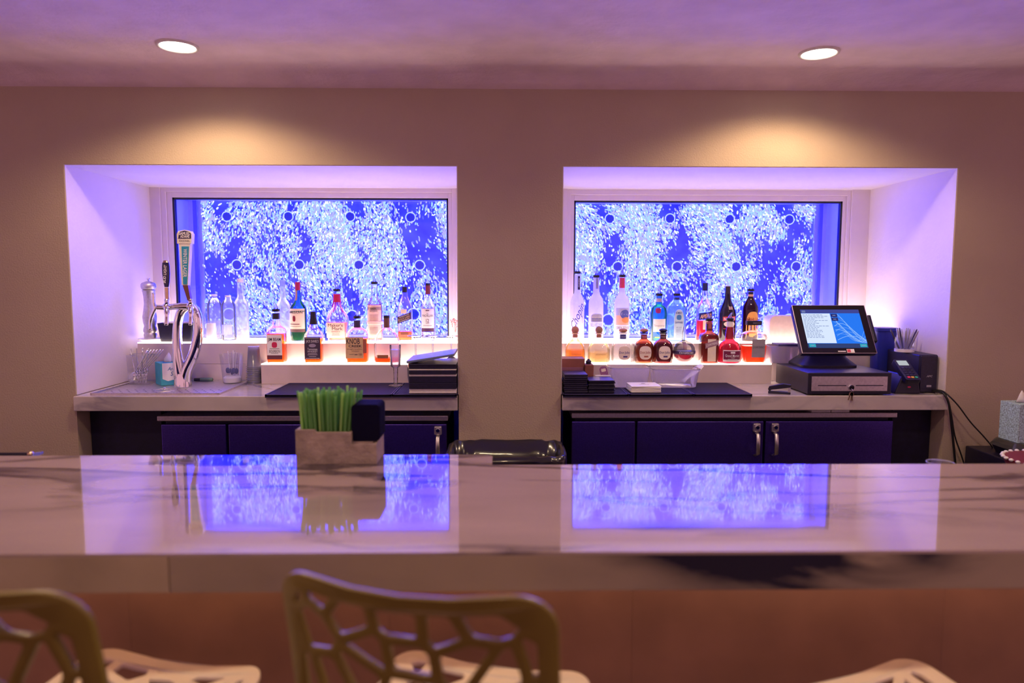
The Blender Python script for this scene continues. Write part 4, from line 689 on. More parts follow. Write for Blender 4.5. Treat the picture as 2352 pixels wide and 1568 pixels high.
mat_('black ribbed rubber bar mat under the two check folder stacks', X3+.006, x1_-.001); mat_('black ribbed rubber bar mat under the white napkins', x1_+.001, x2_-.001); mat_('black rubber bar mat with bare right end left of the stapler', x2_+.001, 1.217)
ZM = ZC+.0112
# ---------------------------------------------------------------- glassware by the pillar
m_stem = GL('stemware', (.92, .92, .96), .14, (.95, .9, .95), gloss=.5)
def stem_glass(lab, cx, ybase, Y, flip=True):
    ks = sc_at(Y, 1.0); p = PX(cx, ybase, Y); t = thing('wine_glass', lab, 'glass', (p.x, Y, ZM), 'upturned wine glasses')
    MB().loft([(0, 17*ks), (14*ks, 19.5*ks), (34*ks, 20.3*ks), (50*ks, 17*ks), (60*ks, 9*ks), (64*ks, 2.5*ks)], 24, cap=False).build('bowl', m_stem, t, smooth=True)
    MB().tube([(0, 0, 63*ks), (0, 0, 72*ks), (0, 0, 100*ks), (0, 0, 107*ks)], [2.6*ks, 1.7*ks, 1.9*ks, 4*ks], 10).build('stem', m_stem, t, smooth=True)
    MB().loft([(107*ks, 4*ks), (109*ks, 18*ks), (110*ks, 18.5*ks)], 24).build('foot', m_stem, t, smooth='auto')
stem_glass('upturned wine glass nearest the flute', 956, 884, .305); stem_glass('upturned wine glass directly behind the folder stack', 995, 880, .30); stem_glass('upturned wine glass touching the pillar', 1037, 880, .30)
ks = sc_at(.22, 1.0); p = PX(909, 880, .22); t = thing('champagne_flute', 'slim flute with gold-flecked hollow stem on the rubber mat', 'glass', (p.x, .22, ZM))
MB().loft([(0, 16*ks), (1.5*ks, 16.5*ks), (3*ks, 5*ks)], 24).build('foot', m_stem, t, smooth='auto'); MB().loft([(3*ks, 4.5*ks), (42*ks, 5.5*ks)], 16, cap=False).build('stem', m_stem, t, smooth=True); MB().loft([(42*ks, 5.5*ks), (46*ks, 11*ks), (70*ks, 12.5*ks), (94*ks, 13*ks)], 24, cap=False).build('bowl', m_stem, t, smooth=True)
MB().loft([(46*ks, 9*ks), (60*ks, 10.5*ks), (84*ks, 11.5*ks)], 20).build('drink', GL('pale_fizz', (.9, .85, .9), .35, (.85, .75, .8)), t, smooth='auto')
fl = MB()
for i in range(60): a = R.uniform(0, 6.28); fl.sphere((4.4*ks*math.cos(a), 4.4*ks*math.sin(a), R.uniform(4, 42)*ks), .0011, nu=5, nv=3)
q = fl.build('gold_flecks', M('gold_fleck', (.9, .75, .4), .3, .6), t); q['kind'] = 'stuff'
# ---------------------------------------------------------------- stack of menu folders beside the pillar
layers = [('w', 6, -1), ('w', 6, 2), ('k', 16, 1), ('k', 16, 1), ('w', 6, 0), ('k', 10, -3), ('w', 3.2, -2), ('k', 10, 0), ('k', 3, 0)]
YS0, YS1 = -.02, .24; ks = sc_at(0., .95); z = ZM; nlay = len(layers)
cols = {'w': M('menu_white', (.80, .74, .72), .5), 'k': m_blk2}
descr = ['thin white card at the very bottom of the folder stack', 'thin white card second from the bottom of the folder stack', 'thick black folder third from the bottom beside the pillar', 'thick black folder in the middle of the stack beside the pillar', 'white card in the middle of the black folder stack', 'black folder with curling left edge beside the pillar', 'thin white card just under the upper black folders', 'thick black folder near the top of the stack beside the pillar', 'thin black cover just below the tilted blue-grey binder']
for i, (kd, th, dx) in enumerate(layers):
    h = th*ks*.88; x0 = PX(956+dx, 880, YS0).x
    o = MB().box(-.115, .115, -(YS1-YS0)/2, (YS1-YS0)/2, 0, h-.0006).build('menu_folder', cols[kd], bevel=.0015, seg=1); tag(o, descr[i], 'folder', 'menu folders beside the pillar')
    o.location = (min(x0+.115, X2-.006-.118), (YS0+YS1)/2+.004*math.sin(i*2.1), z); o.rotation_euler = (0, 0, 0); z += h
o = MB().box(-.118, .118, -.13, .13, 0, .012).build('ring_binder', M('slate_binder', (.17, .22, .36), .35), bevel=.003); tag(o, 'blue-grey binder tilted on top of the menu folder stack', 'binder'); o.location = (X2-.135, (YS0+YS1)/2+.01, z+.020); o.rotation_euler = (0, math.radians(-9), 0)
# ---------------------------------------------------------------- right recess, left end: folders, wooden box, tubs, napkins
def folder_stack(x0, x1, yf, yb, n_, h, nm):
    z = ZM
    for i in range(n_):
        o = MB().box(-(x1-x0)/2, (x1-x0)/2, -(yb-yf)/2, (yb-yf)/2, 0, h-.001).build('check_folder', m_blk2, bevel=.0022, seg=1)
        tag(o, 'black check folder, %s of the %s' % (ORD[n_-1-i] if i else 'lowest', nm), 'folder', 'check folders by the pillar'); o.location = ((x0+x1)/2+R.uniform(-.003, .003)+(.002 if nm[0] == 't' else 0), (yf+yb)/2+R.uniform(-.003, .003), z); o.rotation_euler = (0, 0, R.uniform(-.012, .012)); z += h
    return z
xa0, xa1, xb1 = X3+.012, PX(1350, 890, 0.).x, PX(1412, 895, 0.).x
folder_stack(xa0, xa1-.004, -.01, .135, 9, .0102, 'taller stack against the pillar'); folder_stack(xa1+.004, xb1, -.01, .130, 7, .0090, 'shorter stack beside the napkins')
kw = sc_at(.24); bw = M('mahogany', (.30, .10, .07), .5, nz=(14, .2)); 
x0, x1 = X3+.012, PX(1341, 850, .24).x
t = thing('wooden_caddy', 'reddish brown wooden box behind the taller folder stack', 'box', ((x0+x1)/2, .26, ZM)); MB().box(x0, x1, .20, .32, ZM, ZM+72*kw*.88).build('box_body', bw, t, world=True, bevel=.002); MB().box(x0+.008, x1-.008, .196, .201, ZM+.05, ZM+.10).build('card_slot', M('plum_card', (.28, .12, .18), .4), t, world=True)
t = thing('wooden_block', 'narrow reddish wooden holder with a black bottle top', 'box', (PX(1352, 850, .20).x, .22, ZM)); xx0, xx1 = PX(1342, 850, .20).x+.002, PX(1362.5, 850, .20).x; MB().box(xx0, xx1, .18, .26, ZM, ZM+.115).build('holder_body', bw, t, world=True, bevel=.002); MB().loft([(ZM+.115, .014), (ZM+.130, .015), (ZM+.134, .010), (ZM+.142, .004)], 16, cx=(xx0+xx1)/2, cy=.22).build('bottle_top', m_black, t, world=True, smooth='auto')
x0, x1 = PX(1364, 860, .20).x, PX(1401, 860, .20).x; o = slab('paper_block', x0+.002, x1, .165, .185, ZM, ZM+.062, m_white, 'white card block standing behind the shorter folder stack', 'cards', .001)
o = MB().prism(rrect(.040, .085, .016), 0, .003, 'y').build('bottle_opener', M('leopard', (.32, .12, .26), .4, nz=(300, .95)), bevel=0); tag(o, 'spotted purple bottle opener sticking up behind the white cards', 'bottle opener'); o.location = (PX(1387, 830, .22).x, .195, ZM+.055); o.rotation_euler = (-.12, -.22, 0); o.location.z = ZM+.064
for q in [MB().prism(rrect(.024, .016, .004), -.0012, 0, 'y')]: c = q.build('opener_slot', m_cream, o); c.location = (0, -.0002, .022)
o = MB().prism([(-.008, 0), (.008, 0), (.003, .055), (-.003, .055)], -.006, .006, 'y').build('clothes_peg', M('grey_peg', (.25, .22, .30), .5), bevel=.001); tag(o, 'small grey peg standing between the cards and the tub', 'peg'); o.location = (PX(1403, 850, .20).x+.004, .19, ZM)
tubm = GL('tub_plastic', (.82, .80, .90), .34, (.80, .76, .88), gloss=.5, rough=.2)
def tub(lab, a, b, ytop, Yf, dep, z0, fill=None):
    x0, x1 = PX(a, ytop, Yf).x, PX(b, ytop, Yf).x; zt = PX((a+b)/2, ytop, Yf).z; h = zt-z0; hw = (x1-x0)/2
    t = thing('food_tub', lab, 'tub', ((x0+x1)/2, Yf+dep/2, z0)); mb = MB().loft([(0, hw*.86, dep*.42, 6), (.002, hw*.88, dep*.43, 6), (h, hw, dep/2, 7)], 36, cap=False); mb.f.append(tuple(range(35, -1, -1))); mb.mi.append(0); mb.build('tub_wall', tubm, t, smooth='auto')
    P = []
    for i in range(36):
        a_ = 2*math.pi*i/36; c, s_ = math.cos(a_), math.sin(a_); P.append((hw*1.02*math.copysign(abs(c)**(2/7), c), dep*.51*math.copysign(abs(s_)**(2/7), s_), h))
    MB().tube(P, .003, 6, True, ref=(0, 0, 1)).build('tub_rim', tubm, t, smooth=True); return t, hw, h
tub('clear food tub on the left behind the napkins', 1404, 1496, 846, .15, .16, ZM); t, hw, h = tub('clear food tub on the right holding crumpled paper', 1503, 1611, 849, .14, .16, ZM)
pp = MB(); 
pp.add([(hw*.35+.02*i+.0*j, -.05+.03*j, .02+.105*i/6+.006*math.sin(i*1.3+j)) for j in range(4) for i in range(6)], [(j*6+i, j*6+i+1, j*6+i+7, j*6+i+6) for j in range(3) for i in range(5)]); ob = tag(pp.build('paper_sheet', m_white, smooth=True), 'crumpled white paper poking out of the right food tub', 'paper'); ob.location = t.location; ob.modifiers.new('t', 'SOLIDIFY').thickness = .0006
z = ZM; p = PX(1482, 900, .02); x0, x1 = PX(1445, 895, .02).x, PX(1519, 895, .02).x
for i in range(5):
    o = MB().box(-(x1-x0)/2*.93, (x1-x0)/2*.93, -.068, .068, 0, .0062).build('napkin', m_white, bevel=.0026, seg=2); tag(o, 'white folded cocktail napkin, %s of the stack' % ORD[4-i], 'napkin', 'white cocktail napkins'); o.location = ((x0+x1)/2+R.uniform(-.002, .002), .065, z); o.rotation_euler = (0, 0, R.uniform(-.03, .03)); z += .0064
    if i == 4:
        mb = MB(); mb.tube([(-.026+.0026*s_, -.012+.006*math.sin(s_*1.7), .0064) for s_ in range(21)], .0006, 4); mb.tube([(.010*math.cos(a_*.7), .014+.006*math.sin(a_*.7), .0064) for a_ in range(9)], .0016, 4, True); mb.build('printed_crest', ink_g, o)
# ---------------------------------------------------------------- till: drawer, screen, reader, power unit
dl = PZ(1855, 908, ZC); dr_ = PZ(2047, 908, ZC); ZD = 1.012; yd = dl.y
t = thing('cash_drawer', 'black cash drawer with a steel front under the till screen', 'cash drawer', ((dl.x+dr_.x)/2, yd, ZC))
MB().box(dl.x, dr_.x, yd, yd+.40, ZC+.006, ZD).build('case', m_black, t, world=True, bevel=.004)
fr = MB().box(dl.x+.016, dr_.x-.022, yd-.004, yd+.004, ZC+.022, ZD-.018).build('drawer_front', m_steel, t, world=True, bevel=.001)
kx = sc_at(yd, .95)
for a, b in ((1878, 1943), (1965, 2028)):
    MB().box(PX(a, 880, yd).x, PX(b, 880, yd).x, yd-.0052, yd-.0035, ZC+.048, ZC+.052).build('media_slot', m_black, fr, world=True).location = (-0, 0, 0)
lk = PX(1954, 889, yd); MB().tube([(lk.x, yd-.011, lk.z), (lk.x, yd, lk.z)], .0125, 18).build('lock', m_chrome, fr, world=True, smooth='auto')
for sx in (-1, 1): MB().loft([(ZC, .012), (ZC+.007, .012)], 12, cx=(dl.x if sx < 0 else dr_.x)-sx*.03, cy=yd+.05).build('foot', m_black, t, world=True)
t = thing('key_bunch', 'small brass keys hanging from the cash drawer lock', 'keys', (lk.x, yd-.014, lk.z-.012)); 
MB().torus((0, 0, -.004), .008, .0011, 'x', 16, 5).build('key_ring', m_chrome, t)
for dx, a in ((-.004, -.15), (.004, .12), (.0, .35)):
    kq = MB().loft([(-.0012, .0085), (.0012, .0085)], 14); kq.v = [(x+dx, z, y-.020) for x, y, z in kq.v]; kq.box(dx-.0025, dx+.0025, -.001, .001, -.052, -.026); q = kq.build('key', gold, t); q.rotation_euler = (0, a, 0)
# screen
sy0 = yd+.11; bl, br = PX(1842, 812, sy0), PX(2015, 812, sy0); Wd = br.x-bl.x; up_ = Vector((0, .15, .238)); Ls = up_.length
t = thing('till_screen', 'black touch-screen till tilted back above the cash drawer', 'till', (bl.x+Wd/2, sy0+.12, ZD))
fx = MB(); ang_ = math.atan2(.15, .238)
def on_screen(o): o.location = Vector((0, sy0, bl.z))-Vector((0, t.location.y, t.location.z)); o.rotation_euler = (-ang_, 0, 0); return o
case = on_screen(MB().box(-Wd/2, Wd/2, 0, .030, 0, Ls).build('screen_case', m_black, t, bevel=.006))
MB().box(-Wd/2, Wd/2, -.003, .0, 0, Ls).build('bezel', M('silver_bezel', (.42, .36, .38), .35, .8), case, bevel=.002)
MB().box(-Wd/2+.004, Wd/2-.004, -.0036, -.0030, .004, Ls-.004).build('front_glass', M('black_glass', (.006, .006, .012), .1, coat=.5), case)
u0, u1, v0, v1 = -Wd*.40, Wd*.40, Ls*.11, Ls*.90
def scr(name, a, b, c, d, mat, y=-.0042, par=None): return MB().add([(a, y, c), (b, y, c), (b, y, d), (a, y, d)], [(0, 1, 2, 3)]).build(name, mat, par or case)
UU = lambda f: u0+(u1-u0)*f
VV = lambda f: v0+(v1-v0)*f
disp = scr('display', u0, u1, v0, v1, EM('screen_blue', (.02, .17, .80), 1.0), -.0040)
scr('title_bar', u0, u1, VV(.90), v1, EM('screen_bar', (.06, .07, .32), .8), -.0044, disp); scr('task_bar', u0, u1, v0, VV(.11), EM('screen_task', (.05, .08, .25), .6), -.0044, disp)
scr('receipt_panel', UU(.0), UU(.49), VV(.12), VV(.895), EM('screen_white', (.62, .72, .95), 1.0), -.0044, disp)
scr('button', UU(.02), UU(.13), VV(.02), VV(.10), EM('screen_teal', (.03, .35, .45), 1.), -.0047, disp); scr('button', UU(.87), UU(.985), VV(.02), VV(.10), MATS['screen_teal'], -.0047, disp)
for v in (.80, .70): scr('button', UU(.50), UU(.61), VV(v), VV(v+.085), EM('screen_navy', (.03, .03, .18), .8), -.0047, disp)
mb = MB()
for i in range(17):
    v = .85-.037*i; q = .02
    while q < R.uniform(.18, .46): L2 = R.uniform(.02, .06); mb.add([(UU(q), -.0047, VV(v)), (UU(q+L2), -.0047, VV(v)), (UU(q+L2), -.0047, VV(v+.014)), (UU(q), -.0047, VV(v+.014))], [(0, 1, 2, 3)]); q += L2+.012
for a, b, v in ((.02, .08, .95), (.02, .08, .92), (.53, .58, .835), (.53, .58, .735), (.05, .10, .05), (.89, .96, .05)): mb.add([(UU(a), -.0050, VV(v)), (UU(b), -.0050, VV(v)), (UU(b), -.0050, VV(v+.018)), (UU(a), -.0050, VV(v+.018))], [(0, 1, 2, 3)])
q = mb.build('receipt_lines', EM('screen_ink', (.25, .32, .55), .8), disp); q['kind'] = 'stuff'
mb = MB()
for i in range(14):
    pts = [(UU(min(.995, max(.50, .52+.48*s_/10))), -.0046, VV(min(.88, max(.13, .20+.03*i+.35*math.sin(s_*.33+i*.13+(.9 if i % 2 else 0))*(.3+.07*i))))) for s_ in range(11)]
    mb.tube(pts, .0005 if i % 3 else .0010, 4, ref=(0, 1, 0), r2=.0001)
q = mb.build('wallpaper_swirls', EM('screen_swirl', (.35, .60, 1.), .9), disp); q['kind'] = 'stuff'
st = scr('sticker', Wd*.10, Wd*.20, Ls*.012, Ls*.085, m_white, -.0044); scr('sticker_print', Wd*.105, Wd*.15, Ls*.02, Ls*.078, M('sticker_red', (.70, .08, .12), .5), -.0047, st); scr('maker_plate', -Wd*.02, Wd*.085, Ls*.03, Ls*.05, ink_w, -.0044)
bs = MB().loft([(0, .145, .115, 7), (.012, .145, .115, 7), (.05, .105, .075, 6), (.078, .10, .06, 6)], 36).build('stand', m_black, t, smooth='auto'); bs.location = (0, .07, .0)
cr = MB().box(Wd/2+.004, Wd/2+.022, .0, .034, Ls*.25, Ls*.80).build('card_swipe', m_black, case, bevel=.004)
# wooden napkin holder on the upper step and tub behind the till
b = thing('napkin_holder', 'pale rounded napkin holder behind the till screen', 'napkin holder', (PX(1798, 785, .60).x, .60, Z2)); ks = sc_at(.6, 1.2)
MB().prism([(a, c+29*ks) for a, c in rrect(78*ks, 58*ks, 12*ks)], -.05, .05, 'y').build('holder_body', M('blush_plastic', (.80, .62, .58), .45), b, bevel=.002); MB().prism([(a, c+29*ks) for a, c in rrect(80*ks, 59*ks, 13*ks)], -.04, .04, 'y').build('holder_sleeve', M('pale_sleeve', (.85, .78, .80), .45), b)
tub('clear tub of papers wedged beside the till stand', 1770, 1838, 796, .350, .12, 1.0125)
o = slab('tablet_folder', PX(1785, 790, .37).x, PX(1838, 790, .37).x, .35, .45, PX(1800, 797, .345).z+.004, PX(1800, 797, .345).z+.016, M('indigo_folder', (.07, .06, .18), .5), 'small dark folder lying on the tub beside the till', 'folder', .002)
# stapler
sp_ = PX(1792, 897, .02); t = thing('stapler', 'small black stapler left of the cash drawer', 'stapler', (sp_.x, .03, ZC)); ks = sc_at(.03, .93)
MB().prism([(-24*ks, 0), (24*ks, 0), (24*ks, 5*ks), (-24*ks, 6*ks)], -.012, .012, 'y').build('base', m_black, t, bevel=.002); MB().prism([(-25*ks, 9*ks), (-20*ks, 8*ks), (24*ks, 16*ks), (25*ks, 22*ks), (8*ks, 24*ks), (-22*ks, 17*ks)], -.010, .010, 'y').build('arm', m_black, t, bevel=.002); MB().tube([(-21*ks, -.012, 9*ks), (-21*ks, .012, 9*ks)], .006, 10).build('hinge', m_black, t); MB().box(18*ks, 24*ks, -.009, .009, 5*ks, 17*ks).build('jaw', m_steel, t)
t.rotation_euler = (0, 0, -.35)
# power unit, pen cup
u0_, u1_ = PZ(2113, 903, ZC), PZ(2158, 903, ZC); ZU = 1.092; yu = u0_.y+.01
t = unit = thing('power_backup_unit', 'black upright power backup unit with trailing cords at the counter end', 'power unit', ((u0_.x+u1_.x)/2, yu, ZC))
MB().box(u0_.x, min(u1_.x, X4-.012), yu+.008, yu+.30, ZC, ZU).build('case', m_black, t, world=True, bevel=.006); fp = MB().box(u0_.x+.004, min(u1_.x, X4-.012)-.004, yu, yu+.010, ZC+.004, ZU-.004).build('front_panel', m_blk2, t, world=True, bevel=.004)
cxu = (u0_.x+u1_.x)/2-t.location.x; mb = MB(); text_on(mb, 'APC', .030, .010, lambda u, z: (u, -.0008, z), cxu, .085, 0, .2, .03); mb.build('lettering', ink_g, fp)
for dx in (-.012, 0, .012): MB().sphere((dx, .012, ZU-ZC-.004), .003, nu=8, nv=5).build('status_light', EM('led_white', (.8, .85, 1), 2), fp)
MB().box(-.012, .012, -.0006, 0, .030, .040).build('rating_label', ink_g, fp)
b = Bot('pen_cup', 'clear cup of grey pens standing on the black power unit', 2077, 804, .20, ZU, [(804, 38), (803, 40), (771, 43), (770, 43)], m_plas, cat='cup'); b.loft('base_ring', ink_w, [(803.5, 41.5), (797, 42)])
pen0 = MB().tube([(0, 0, 0), (0, 0, .10), (0, 0, .118), (0, 0, .122)], [.0048, .0048, .0034, .0014], 8).mesh('pen', [M('pen_grey', (.45, .42, .52), .3)]); pen0.shade_smooth(); pen1 = pen0.copy(); pen1.materials[0] = M('pen_dark', (.06, .05, .10), .3)
for i in range(12):
    a = i*2.4; q = .022*math.sqrt((i+.5)/12); o = tag(link('pen', pen1 if i % 4 == 1 else pen0), ('dark' if i % 4 == 1 else 'grey')+' ballpoint pen standing in the clear cup on the power unit', 'pen', 'pens in the cup on the power unit')
    o.location = (b.root.location.x+q*math.cos(a), b.root.location.y+q*math.sin(a), ZU+.004); o.rotation_euler = (-.46*math.sin(a)*q/.022, .46*math.cos(a)*q/.022, 0)
b = Bot('blue_canister', 'tall translucent blue tub between the till screen and the pens', 2024, 868, .405, ZC, [(868, 40), (866, 42), (748, 50), (747, 54), (741, 54), (740, 51)], M('royal_blue_plastic', (.02, .03, .30), .35), 3, cat='tub')
# card reader on its stand
t = thing('card_reader', 'black card payment terminal on a stand between the drawer and power unit', 'card reader', (PX(2083, 905, .03).x, .05, ZC)); rb, rt = PX(2100, 872, -.02), PX(2068, 825, .11); rw = 35*sc_at(0., 1.); vec = rt-rb; Lr = vec.length; tz = math.atan2(vec.y, vec.z); lx = math.atan2(rt.x-rb.x, math.hypot(vec.y, vec.z))
MB().prism([(PX(2052, 900, .03).x, ZC), (PX(2112, 900, .03).x, ZC), (PX(2105, 900, .03).x, ZC+.075), (PX(2070, 900, .03).x, ZC+.10)], .02, .16, 'y').build('stand', m_black, t, world=True, bevel=.006)
rd = MB().prism(rrect(rw, Lr, .010, cy=Lr/2), 0, .028, 'y').build('terminal_body', m_black, t, bevel=.003); rd.location = rb-t.location; rd.rotation_euler = (-tz, lx*.4, 0)
MB().box(-rw*.34, rw*.34, -.0010, .0, Lr*.70, Lr*.93).build('terminal_screen', EM('lcd_grey', (.55, .58, .62), .75), rd)
for r_ in range(5):
    for c_ in range(3):
        mt = m_blk2 if r_ else (M('key_red', (.75, .03, .10), .4), M('key_yellow', (.85, .50, .05), .4), M('key_green', (.03, .45, .28), .4))[c_]
        MB().box((-.34+.25*c_)*rw, (-.16+.25*c_)*rw, -.0028, 0, Lr*(.08+.11*r_), Lr*(.15+.11*r_)).build('keypad_key', mt, rd, bevel=.0006, seg=1)
lg = MB().loft([(-.0006, .0085, .004), (.0006, .0085, .004)], 16); lg.v = [(x, z, y) for x, y, z in lg.v]; lg = lg.build('red_badge', M('badge_red', (.75, .03, .12), .4), t); lg.location = (.003, -.0312, .035)
# cords
m_cord = M('cord_black', (.010, .010, .014), .45)
for i, (pts, r_, lab) in enumerate((([(2142, 897, .05), (2158, 899, -.01), (2170, 907, -.05), (2180, 930, -.06), (2186, 980, -.05), (2191, 1030, -.04), (2196, 1085, -.03)], .0055, 'thick black cord dropping straight down from the power unit'), ([(2142, 896, .07), (2160, 898, 0.0), (2173, 908, -.055), (2184, 945, -.06), (2193, 1000, -.05), (2208, 1045, -.04), (2222, 1090, -.03)], .0035, 'thin black cord hanging just right of the thick cord'), ([(2142, 895, .09), (2162, 897, 0.0), (2175, 905, -.06), (2200, 930, -.075), (2230, 970, -.07), (2262, 1005, -.06), (2282, 1032, -.06), (2292, 1070, -.05)], .0035, 'black cord looping out to the right towards the black cabinet'))):
    P = smooth_path([PX(*p) for p in pts], 5); o = MB().tube(P, r_, 8).build('power_cord', m_cord, unit, world=True, smooth=True); o['label'] = lab
# napkins on the refrigerator top
fz = PX(1687, 948, .02).z; p0, p1 = PX(1860, 946, .05), PX(1947, 946, .05)
for i in range(2):
    o = slab('folded_cloth', (p0.x, (p0.x+p1.x)/2+.004)[i], ((p0.x+p1.x)/2, p1.x)[i], .03, .12, fz+.0005, fz+.012, m_white, ('left', 'right')[i]+' white folded cloth tucked on the right refrigerator top', 'cloth', .003)

# ---------------------------------------------------------------- right edge: black cabinet, boxes
cl = PX(2232, 1028, -.06); zt = cl.z
t = thing('black_cabinet', 'low black cabinet against the wall at the right edge', 'cabinet', (cl.x+.35, -.22, 0)); MB().box(cl.x, cl.x+.75, -.38, -.012, 0, zt).build('cabinet_body', m_black, t, world=True, bevel=.006); MB().box(cl.x+.02, cl.x+.73, -.386, -.379, .05, zt-.02).build('cabinet_door', m_blk2, t, world=True, bevel=.002)
x0 = PX(2303, 1000, -.20).x; t = thing('clamshell_container', 'black tray with a clear lid on the low cabinet', 'container', (x0+.10, -.20, zt)); MB().loft([(0, .085, .08, 6), (.035, .10, .095, 6), (.038, .108, .103, 6)], 36).build('tray', m_black, t, smooth='auto'); MB().loft([(.038, .106, .10, 6), (.065, .09, .085, 6), (.070, .085, .08, 6)], 36, cap=True).build('lid', GL('smoky_lid', (.42, .42, .46), .12, gloss=.6), t, smooth='auto')
MB().box(-.01, .05, -.06, -.0, .04, .055).build('green_content', M('lettuce', (.35, .45, .10), .7), t, bevel=.004)
x0 = PX(2313, 930, -.19).x; tz_ = zt+.0705
t, bx = tissue_box('pale blue patterned tissue box on the clear lid at the right edge', (x0+.062, -.20, tz_), .058, PX(2320, 928, -.25).z-tz_, .05, (M('blue_leaf_carton', (.42, .60, .70), .6, nz=(140, .55)), None, M('slot_dark', (.02, .05, .12), .6)), None, 0)
hh = PX(2320, 928, -.25).z-tz_
sd = MB().prism([(-.022, hh), (.022, hh), (.022, hh-.045), (0, hh-.06), (-.022, hh-.045)], -.0592, -.0578, 'y').build('shield_badge', M('shield_blue', (.02, .25, .62), .5), bx); MB().prism([(-.014, hh-.022), (.014, hh-.018), (.014, hh-.026), (-.014, hh-.030)], -.0598, -.0590, 'y').build('shield_stroke', ink_w, sd)
t = thing('beaded_basket', 'dark red round basket with a white beaded rim at the right edge', 'basket', (PX(2410, 1050, -.62).x, -.62, 0)); zr = PX(2352, 1056, -.62).z; 
MB().loft([(zr-.12, .10), (zr-.02, .15), (zr, .155)], 32).build('basket_bowl', M('maroon_weave', (.22, .02, .04), .5, bump=(90, .6, .006)), t, smooth='auto')
for i in range(30): a = 2*math.pi*i/30; MB().sphere((.156*math.cos(a), .156*math.sin(a), zr), .009, .009, .007, 8, 6).build('bead', m_white, t, smooth=True)
sh = slab('stand_shelf', PX(2300, 1080, -.62).x, PX(2300, 1080, -.62).x+.55, -.85, -.40, zr-.145, zr-.12, m_black, 'small black shelf under the beaded basket at the right edge', 'shelf', .003)
mb = MB()
for a in (sh.location.x-.25, sh.location.x+.25):
    for c in (-.83, -.42): MB().tube([(a-sh.location.x, c-sh.location.y, -.025), (a-sh.location.x, c-sh.location.y, -(zr-.12)+.0)], .012, 8).build('leg', m_black, sh)
# ---------------------------------------------------------------- waste bin with black liner
bw_, zb = 268*sc_at(-.50, .74), .735; bc = PX(1163, 1050, -.52); t = thing('waste_bin', 'grey waste bin lined with a black plastic bag by the pillar', 'waste bin', (bc.x, -.44, 0))
mb = MB().loft([(0, bw_*.40, .10, 6), (.01, bw_*.40, .10, 6), (zb, bw_/2, .155, 6)], 40, cap=False); mb.f.append(tuple(range(39, -1, -1))); mb.mi.append(0); mb.build('bin_body', M('bin_grey', (.16, .16, .18), .5), t, smooth='auto')
mb = MB().loft([(zb-.16, bw_*.49+.006, .160, 6), (zb-.02, bw_/2+.008, .166, 6), (zb+.007, bw_/2+.005, .162, 6), (zb+.007, bw_/2-.010, .148, 6), (zb-.10, bw_/2-.022, .135, 6), (zb-.5, bw_*.38, .10, 6)], 72, cap=False)
mb.v = [(x*(1+.012*mnoise.noise(Vector((x*40, y*40, z*6)))), y*(1+.03*mnoise.noise(Vector((x*45, y*30, z*5)))), z+.008*mnoise.noise(Vector((x*30, y*30, 1)))*(1 if z > zb-.12 else 0)) for x, y, z in mb.v]; mb.build('bin_liner', M('black_film', (.012, .011, .014), .22, coat=.4), t, smooth=True)
# ---------------------------------------------------------------- things on and behind the bar
MB().box(-2.6, 2.6, ybR-.01, ybL+.14, .785, .80).build('back_shelf', m_steel, bar, world=True, bevel=.002)
gp_ = PX(2160, 1062, ybR+.075); b = thing('tumbler', 'clear tumbler rim showing above the back of the bar', 'glass', (gp_.x, ybR+.075, .8005)); rr0 = 29*sc_at(ybR+.075, .9); hgt = gp_.z-.8005
MB().loft([(0, rr0*.75), (.008, rr0*.78), (hgt, rr0), (hgt, rr0*.94), (.010, rr0*.72)], 32, cap=False).build('glass_wall', m_clear, b, smooth='auto'); MB().torus((0, 0, hgt), rr0*.97, .0022, 'z', 36, 6).build('glass_rim', GL('bright_rim', (.85, .85, 1), .3), b, smooth=True)
rp = PX(60, 1043, ybL+.07); t = thing('bar_strainer', 'dark rod with a brass knob showing behind the left end of the bar', 'bar tool', (rp.x, ybL+.07, .80)); zz_ = rp.z-.80
MB().tube([(-.25, 0, zz_), (.012, 0, zz_)], .006, 8).build('rod', m_black, t); MB().sphere((.014, 0, zz_), .010).build('knob', gold, t, smooth=True); MB().prism([(.022, zz_-.010), (.050, zz_+.0), (.050, zz_+.008), (.030, zz_+.006)], -.008, .008, 'y').build('tip', GL('blue_tip', (.6, .6, .98), .4, (.6, .65, 1)), t); MB().box(-.24, -.2, -.02, .02, 0, zz_).build('rest', m_black, t); MB().box(-.02, -.0, -.02, .02, 0, zz_-.004).build('rest', m_black, t)
